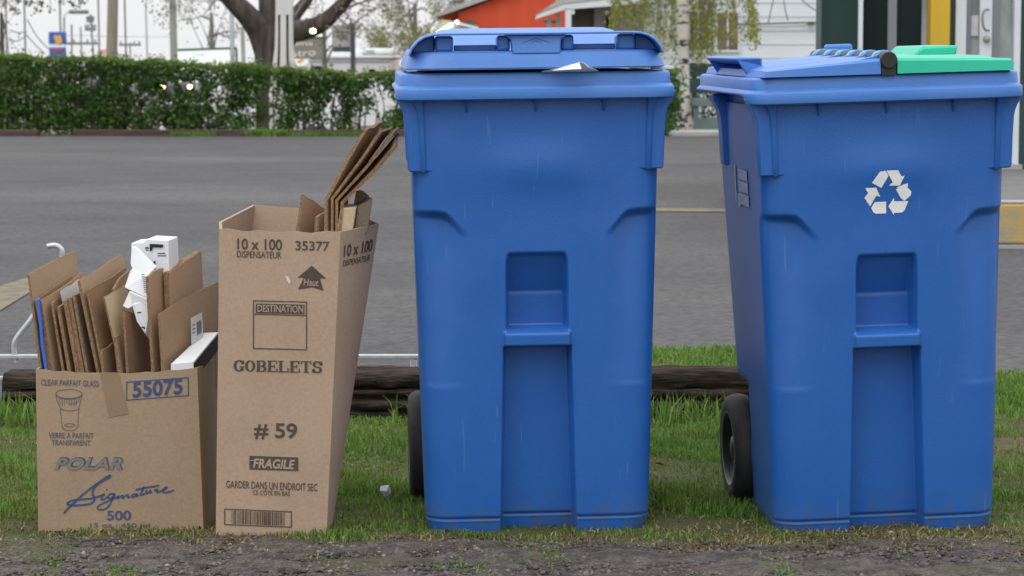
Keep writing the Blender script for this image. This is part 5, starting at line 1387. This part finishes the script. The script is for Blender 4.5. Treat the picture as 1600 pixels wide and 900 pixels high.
# white cartons
Yw = Yn + .02
w = thing('white_carton', 'crushed white carton with blue printing on top of the brown sheets', 'carton', tuple(P(225, 520, Yw)))
mb = MB(); f = [P(205, 380, Yw + .06), P(224, 379, Yw + .06), P(229, 374, Yw + .06), P(263, 376, Yw + .06), P(265, 424, Yw + .06), P(236, 436, Yw + .06), P(206, 416, Yw + .06)]
mb.prism(f, (.012, .07, .004)); place(mb.build('carton_end', M['paper'], bevel=.001), w)
mb = MB(); mb.prism([P(206, 386, Yw + .035), P(213, 388, Yw + .034), P(243, 418, Yw + .02), P(233, 428, Yw + .012), P(234, 467, Yw - .005), P(195, 449, Yw), P(203, 424, Yw + .015), P(207, 419, Yw + .02), P(204, 412, Yw + .024)], (.002, .006, .002)); place(mb.build('carton_flap', M['paper']), w)
mb = MB(); mb.prism([P(202, 456, Yw - .004), P(234, 470, Yw - .010), P(236, 535, Yw + .01), P(226, 520, Yw - .012), P(214, 502, Yw - .012), P(207, 478, Yw - .012), P(200, 482, Yw - .01), P(192, 478, Yw - .006)], (.002, .006, .002)); place(mb.build('torn_flap', M['paper']), w)
mb = MB(); mb.prism([P(234, 381, Yw + .0585), P(255, 382, Yw + .0585), P(254.5, 386.5, Yw + .0585), P(239, 386, Yw + .0585), P(237, 392, Yw + .0585), P(234, 392, Yw + .0585)], (0, -.002, 0)); place(mb.build('slot', M['darkin']), w)
ik = Ink(lambda a, b: P(a, b, np.interp(b, [386, 467], [Yw + .030, Yw - .009]) - .006))
for k in range(9): ik.rect(221 + k * .6, 428 + k * 3.4, 226 + k * .6 + 2 * (k % 2), 429.4 + k * 3.4, .2)
ik.rect(228, 390, 232, 392); ik.rect(227, 387, 233, 388.5)
place(ik.build('blue_printing', M['inkblue'], None), w)
ik = Ink(lambda a, b: P(a, b, Yw + .0585)); ik.poly([(239, 409), (243, 407), (243, 420), (239, 421)]); ik.rect(246, 395, 258, 396.5); ik.rect(246, 399, 260, 400.3); ik.rect(227, 386, 232, 389); place(ik.build('printed_patch', M['inkblue'], None), w)
ik = Ink(lambda a, b: P(a, b, Yw - .016)); ik.poly([(219, 511), (226, 510), (227, 515), (224, 513)]); ik.poly([(214, 488), (220, 487), (221, 489), (215, 490)]); place(ik.build('torn_holes', M['darkin'], None), w)
sheet(SH, [(232, 433), (241, 582)], Yn, (80, -40, Yn + .25), 'large tan sheet right of the white cartons', M['card_mid'], th=.007)
sheet(SH, [(264, 426), (266, 500)], Yn + .06, (49, -33, Yn + .24), 'tan double sheet leaning on the large tan sheet', M['sheet2'], th=.012)
sh = sheet(SH, [(250, 492), (256, 582)], Yn - .01, (91, -51, Yn + .22), 'wide tan carton flap with a white barcode label in the low box', M['card_mid'], th=.006)
pf = [P(250, 492, Yn - .01), P(256, 582, Yn - .01), P(341, 441, Yn + .22)]; nf = (pf[1] - pf[0]).cross(pf[2] - pf[0]).normalized()
if nf.y > 0: nf = -nf
onf = lambda a, b: PP(a, b, pf[0], nf) + nf * .0075
ik = Ink(onf); ik.poly([(293.5, 497), (311, 488), (313, 526), (294.5, 538)]); o = ik.build('label_paper', M['paper'], sh)
ik = Ink(lambda a, b: onf(a, b) + nf * .0006)
for k in range(8): ik.poly([(302.5 + k * .95, 503.5 - k * .5), (303 + k * .95, 503.2 - k * .5), (303.6 + k * .95, 524 - k * .6), (303.1 + k * .95, 524.3 - k * .6)])
for k in range(3): ik.poly([(296, 508 + k * 6), (300, 506 + k * 6), (300, 507.5 + k * 6), (296, 509.5 + k * 6)])
ik.build('label_printing', M['inkdark'], sh)
# small white open carton
Yc = Yn - .012
w = thing('white_carton', 'small open white carton lying at the right end of the low box', 'carton', tuple(P(285, 570, Yc)))
A = P(267, 569, Yc); B = P(302, 566, Yc); C_ = P(341, 519, Yc + .16); D_ = P(319, 520, Yc + .17)
mb = MB(); mb.prism([A, B, C_, D_], (B - A).cross(D_ - A).normalized() * -.004); place(mb.build('lid_flap', M['paper']), w)
mb = MB(); mb.prism([P(267, 570, Yc), P(302, 567, Yc), P(303, 592, Yc + .002), P(267, 594, Yc + .002)], (0, .004, 0)); place(mb.build('end_flap', M['paper']), w)
mb = MB(); mb.prism([P(303, 567.5, Yc + .004), P(341, 520.5, Yc + .164), P(343, 545, Yc + .165), P(305, 590, Yc + .004)], (-.004, .002, 0)); place(mb.build('inner_wall', M['darkin']), w)

# --- tall box
TY = gpt(420, 840)[1]
tn = Vector((-.03, -1, .015)).normalized(); tp = Vector((gpt(420, 840)[0], TY, 0))
def Tx(px, py): return PP(px, py, tp, tn)
fl, fr, tl, tr = Tx(337, 838), Tx(510, 842), Tx(343, 358), Tx(532, 362)
br, bl = P(519, 824, TY + .10), P(345, 819, TY + .16)
tbr = P(592, 350, TY + .12); tb1 = P(395, 320, TY + .27); tbl = P(342, 347, TY + .05); tb2 = P(560, 332, TY + .28)
s = thing('cardboard_box', 'tall narrow cardboard box printed GOBELETS with cartons sticking out of its top', 'box', tuple((fl + fr) / 2))
mb = MB(); panel(mb, fl, fr, tr, tl, .006, bulge=.004, n=tn, topf=lambda u: .002 * math.sin(u * 23) - .003 * math.sin(u * math.pi)); place(mb.build('front_panel', M['card']), s)
mb = MB(); panel(mb, fr, br, tbr, tr, .006, bulge=.003); place(mb.build('side_panel', M['card']), s)
mb = MB(); panel(mb, bl, fl, tl, tbl, .006); place(mb.build('side_panel', M['card']), s)
mb = MB(); panel(mb, bl + Vector((.002, .01, 0)), bl, tbl, tb1, .006); place(mb.build('corner_panel', M['card']), s)
mb = MB(); panel(mb, br, bl, tb1, tb2, .006, bulge=.004); place(mb.build('back_panel', M['card']), s)
mb = MB(); panel(mb, br + Vector((0, .002, 0)), br + Vector((-.01, .01, 0)), tb2, tbr, .006); place(mb.build('corner_panel', M['card']), s)
def ont(px, py):
    q = PP(px, py, tp, tn); u = min(1, max(0, (px - 340) / 185)); v = min(1, max(0, (834 - py) / 474))
    return q + tn * (.004 * math.sin(u * math.pi) * v * v + .0014)
ik = Ink(ont)
ik.text('10 x 100', 371, 372, 441, 389.5, .025, bold=.016); ik.text('DISPENSATEUR', 370.5, 391.5, 440, 402, .025, bold=.006)
ik.text('35377', 462, 376, 515, 391, .025, bold=.014)
place(ik.build('stock_lettering', M['inkdark'], None), s); ik = Ink(ont)
ik.poly([(487.5, 415), (510, 435), (465, 433.5)]); ik.poly([(475, 434), (500, 435), (505.5, 454), (488, 448.5), (466, 452)])
place(ik.build('arrow_mark', M['inkdark'], None), s); ik = Ink(ont)
ik.frame(395.5, 469, 480, 545, 1.6, .025); ik.rect(400, 474, 476, 489, .025); ik.stroke([(396, 490.6), (480, 493)], 1.4)
place(ik.build('destination_frame', M['inkdark'], None), s); ik = Ink(ont)
ik.text('# 59', 397, 660, 464.5, 686, .02, bold=.02)
place(ik.build('size_number', M['inkdark'], None), s); ik = Ink(ont)
ik.rect(390, 712, 466, 733, .035)
place(ik.build('fragile_band', M['inkdark'], None), s); ik = Ink(ont)
ik.text('GARDER DANS UN ENDROIT SEC', 353.5, 750.5, 496, 762, .037, bold=.006); ik.text('CE CÔTÉ EN BAS', 395, 764, 453, 773, .03, bold=.006)
place(ik.build('storage_note', M['inkdark'], None), s); ik = Ink(ont)
ik.frame(350.5, 794.5, 456, 820, 1.5, .04)
rb = random.Random(3); x = 362
while x < 444:
    w_ = rb.choice([.7, .7, 1.3, 2.0]); ik.poly([(x, 797 + (x - 350) * .04), (x + w_, 797 + (x - 350) * .04), (x + w_, 817.5 + (x - 350) * .04), (x, 817.5 + (x - 350) * .04)]); x += w_ + rb.choice([.8, 1.2, 1.8])
place(ik.build('barcode', M['inkdark'], None), s); ik = Ink(ont)
# GOBELETS in a bold slab face, built from strokes
def slab(ch, x, y0, y1, w):
    th, tn_ = w * .27, 1.5; H_ = y1 - y0
    def stem(cx, a=y0, b=y1): ik.poly([(cx - th / 2, a), (cx + th / 2, a), (cx + th / 2, b), (cx - th / 2, b)])
    def bar(a, b, cy, t=tn_): ik.poly([(a, cy - t / 2), (b, cy - t / 2), (b, cy + t / 2), (a, cy + t / 2)])
    def arc(cx, cy, a, b, t0, t1):
        k = 22; pts = []; ws = []
        for i in range(k + 1):
            t = R(t0 + (t1 - t0) * i / k); pts.append((cx + a * math.cos(t), cy + b * math.sin(t))); ws.append(tn_ + (th - tn_) * abs(math.cos(t)) ** 1.3)
        ik.stroke(pts, ws)
    m_ = (y0 + y1) / 2; sl = x + w * .22
    if ch == 'G': arc(x + w * .48, m_, w * .36, H_ / 2 - .7, -48, -360 + 20); stem(x + w * .8, m_ + 1, y1 - 1); bar(x + w * .55, x + w, m_ + 1.4); stem(x + w * .85, y0 + .5, y0 + H_ * .36)
    if ch == 'O': arc(x + w * .5, m_, w * .36, H_ / 2 - .7, 0, 360)
    if ch in 'BELT':
        if ch == 'T': stem(x + w * .5); bar(x + w * .02, x + w * .98, y0 + .8); bar(x + w * .25, x + w * .75, y1 - .8); bar(x, x + w * .1, y0 + 2.5, 5); bar(x + w * .9, x + w, y0 + 2.5, 5)
        else:
            stem(sl); bar(x, x + w * .5, y0 + .8); bar(x, x + w * .5, y1 - .8)
    if ch == 'E': bar(x + w * .3, x + w * .92, y0 + .8); bar(x + w * .3, x + w * .95, y1 - .8); bar(x + w * .3, x + w * .7, m_); bar(x + w * .84, x + w * .94, y0 + 2.6, 5); bar(x + w * .88, x + w * .98, y1 - 2.8, 5.5); bar(x + w * .62, x + w * .72, m_, 5.5)
    if ch == 'L': bar(x + w * .3, x + w * .95, y1 - .8); bar(x + w * .86, x + w * .98, y1 - 3.2, 6.4)
    if ch == 'B': arc(x + w * .5, y0 + H_ * .26, w * .30, H_ * .25 - .5, -90, 90); arc(x + w * .52, y0 + H_ * .745, w * .34, H_ * .26 - .7, -90, 90); bar(x + w * .3, x + w * .55, m_)
    if ch == 'S': arc(x + w * .5, y0 + H_ * .27, w * .3, H_ * .25 - .5, -20, -270); arc(x + w * .5, y0 + H_ * .74, w * .33, H_ * .26 - .7, -90, 165); stem(x + w * .86, y0 + .5, y0 + H_ * .36); stem(x + w * .14, y0 + H_ * .66, y1 - .5)
for i, ch in enumerate('GOBELETS'): slab(ch, 365.5 + i * 17.45, 562.5 + i * .25, 580 + i * .35, 16.3)
place(ik.build('title_lettering', M['inkdark'], None), s)
ik = Ink(lambda a, b: ont(a, b) + tn * .0006)
ik.text('Haut', 474.5, 435, 498, 446, .05, bold=.008, shear=.2); ik.text('DESTINATION', 402.5, 475.5, 474, 487, .025, bold=.012); ik.text('FRAGILE', 395.5, 716, 461, 731, .035, bold=.03, shear=.2)
ik.stroke([(390.5, 719), (399, 719.3)], 1.2)
place(ik.build('reversed_lettering', M['card'], None), s)
sn = (br - fr).cross(tr - fr).normalized()
if sn.x < 0: sn = -sn
def side_uv(u, v): 
    p = (fr * (1 - u) + br * u) * (1 - v) + (tr * (1 - u) + tbr * u) * v
    n = ((br - fr).lerp(tbr - tr, v)).cross((tr - fr).lerp(tbr - br, u)).normalized()
    if n.x < 0: n = -n
    return p + n * (.003 * math.sin(u * math.pi) * v * v + .0016)
ik = Ink(lambda a, b: side_uv(a, b))
def uvtext(t, u0, v0, u1, v1, bold):
    v, f = glyphs(t, bold=bold); mn = v.min(0); mx = v.max(0)
    ik.mb.add([side_uv(u0 + (p[0] - mn[0]) / (mx[0] - mn[0]) * (u1 - u0), v0 + (p[1] - mn[1]) / (mx[1] - mn[1]) * (v1 - v0)) for p in v], f)
uvtext('10 x 100', .10, .915, .88, .955, .016); uvtext('DISPENSATEUR', .10, .885, .86, .905, .006)
place(ik.build('side_printing', M['inkdark'], None), s)
ik = Ink(lambda a, b: PP(a, b, tp, tn) + tn * .004); ik.poly([(440, 352), (446, 353), (444, 392), (437, 390)]); 
ik = Ink(ont); ik.poly([(446, 431), (451, 432), (455, 440), (452, 444), (449, 439)]); place(ik.build('torn_spot', M['paper_grey'], None), s)

# --- cartons in the tall box
Yt = TY + .05
GT = 'cartons sticking out of the tall box'
sheet(SH, [(474.5, 305), (466.5, 362)], Yt + .02, (31, 22, Yt + .12), 'small tan flap at the left of the tall box opening', M['card_mid'], group=GT, th=.006)
sheet(SH, [(496, 340), (495, 366)], Yt, (14, -9, Yt + .05), 'lowest small flap beside the leaning long cartons', M['card_mid'], group=GT)
for i, (lab, pts, far, th, m) in enumerate((
    ('leftmost long carton leaning from the tall box towards the bin', [(574, 203), (548, 246), (512, 313), (511, 366)], (27, -11, Yt + .10), .007, M['card_mid']),
    ('second long leaning carton from the left in the tall box', [(597, 206), (565, 252), (521, 311), (521, 366)], (16, -8, Yt + .12), .006, M['card_dark']),
    ('third long leaning carton from the left in the tall box', [(609, 218), (575, 262), (528, 314), (528, 366)], (14, -19, Yt + .12), .006, M['card_mid']),
    ('rightmost long carton leaning from the tall box and touching the bin', [(622, 228), (590, 266), (537, 318), (533, 366)], (3, -20, Yt + .14), .007, M['card_dark']))):
    sheet(SH, pts, Yt + .012 * i * 0, far, lab, m, group=GT, th=th)
def carton(label, near0, near1, top, bot, Y0, far, m):
    a = P(near0[0], near0[1], Y0); b = P(near1[0], near1[1], Y0 + .005); k = P(near0[0] + far[0], near0[1] + far[1], far[2]) - a
    dz = Vector((-.012, 0, -.075))
    mb = MB(); mb.hexa([a + dz, b + dz, b + dz + k, a + dz + k], [a, b, b + k, a + k]); o = mb.build('folded_carton', m, bevel=.0015); return tag(o, label, 'carton', GT)
carton('cream folded carton standing in the tall box below the leaning ones', (532, 325), (556.5, 324), 0, 0, Yt + .0, (6, -6, Yt + .07), M['card_pale'])
carton('grey-brown folded carton at the right corner of the tall box', (559.5, 322), (582.5, 310), 0, 0, Yt + .02, (-8, -4, Yt + .10), M['card_grey'])
mb = MB(); mb.prism([P(556, 298, Yt + .08), P(562, 300, Yt + .08), P(571, 308, Yt + .08), P(566, 330, Yt + .08), P(551, 330, Yt + .08)], (.006, .05, 0)); tag(mb.build('crumpled_cardboard', M['card_dark'], bevel=.002), 'torn brown scrap between the leaning cartons and the grey-brown carton', 'cardboard', GT)

# ------------------------------------------------------------------ litter in the grass
x, y = gpt(602, 786)
mb = MB(); C = [(.0, .0, .03), (.013, .004, .026), (.016, -.004, .012), (.004, -.012, .02), (-.014, -.004, .02), (-.012, .006, .03), (0, .012, .018), (.0, -.002, .002), (.01, .002, .034)]
bm = bmesh.new()
for c in C: bm.verts.new(c)
bmesh.ops.convex_hull(bm, input=bm.verts); me = bpy.data.meshes.new('paper_scrap'); bm.to_mesh(me); bm.free(); me.materials.append(M['paper_grey'])
o = bpy.data.objects.new('paper_scrap', me); o.location = (x, y, .012); o.scale = (.9, .9, .9); col.objects.link(o); tag(o, 'crumpled whitish scrap lying in the grass between tall box and bin', 'litter')
x, y = gpt(1031, 750)
mb = MB(); mb.add([(-.014, 0, .03), (0, -.006, .034), (.013, .004, .022), (0, .01, .03)], [(0, 1, 2), (0, 2, 3)]); o = mb.build('dead_leaf', M['leaf_orange']); o.location = (x, y, .012); tag(o, 'small orange dead leaf in the grass between the two bins', 'leaf')
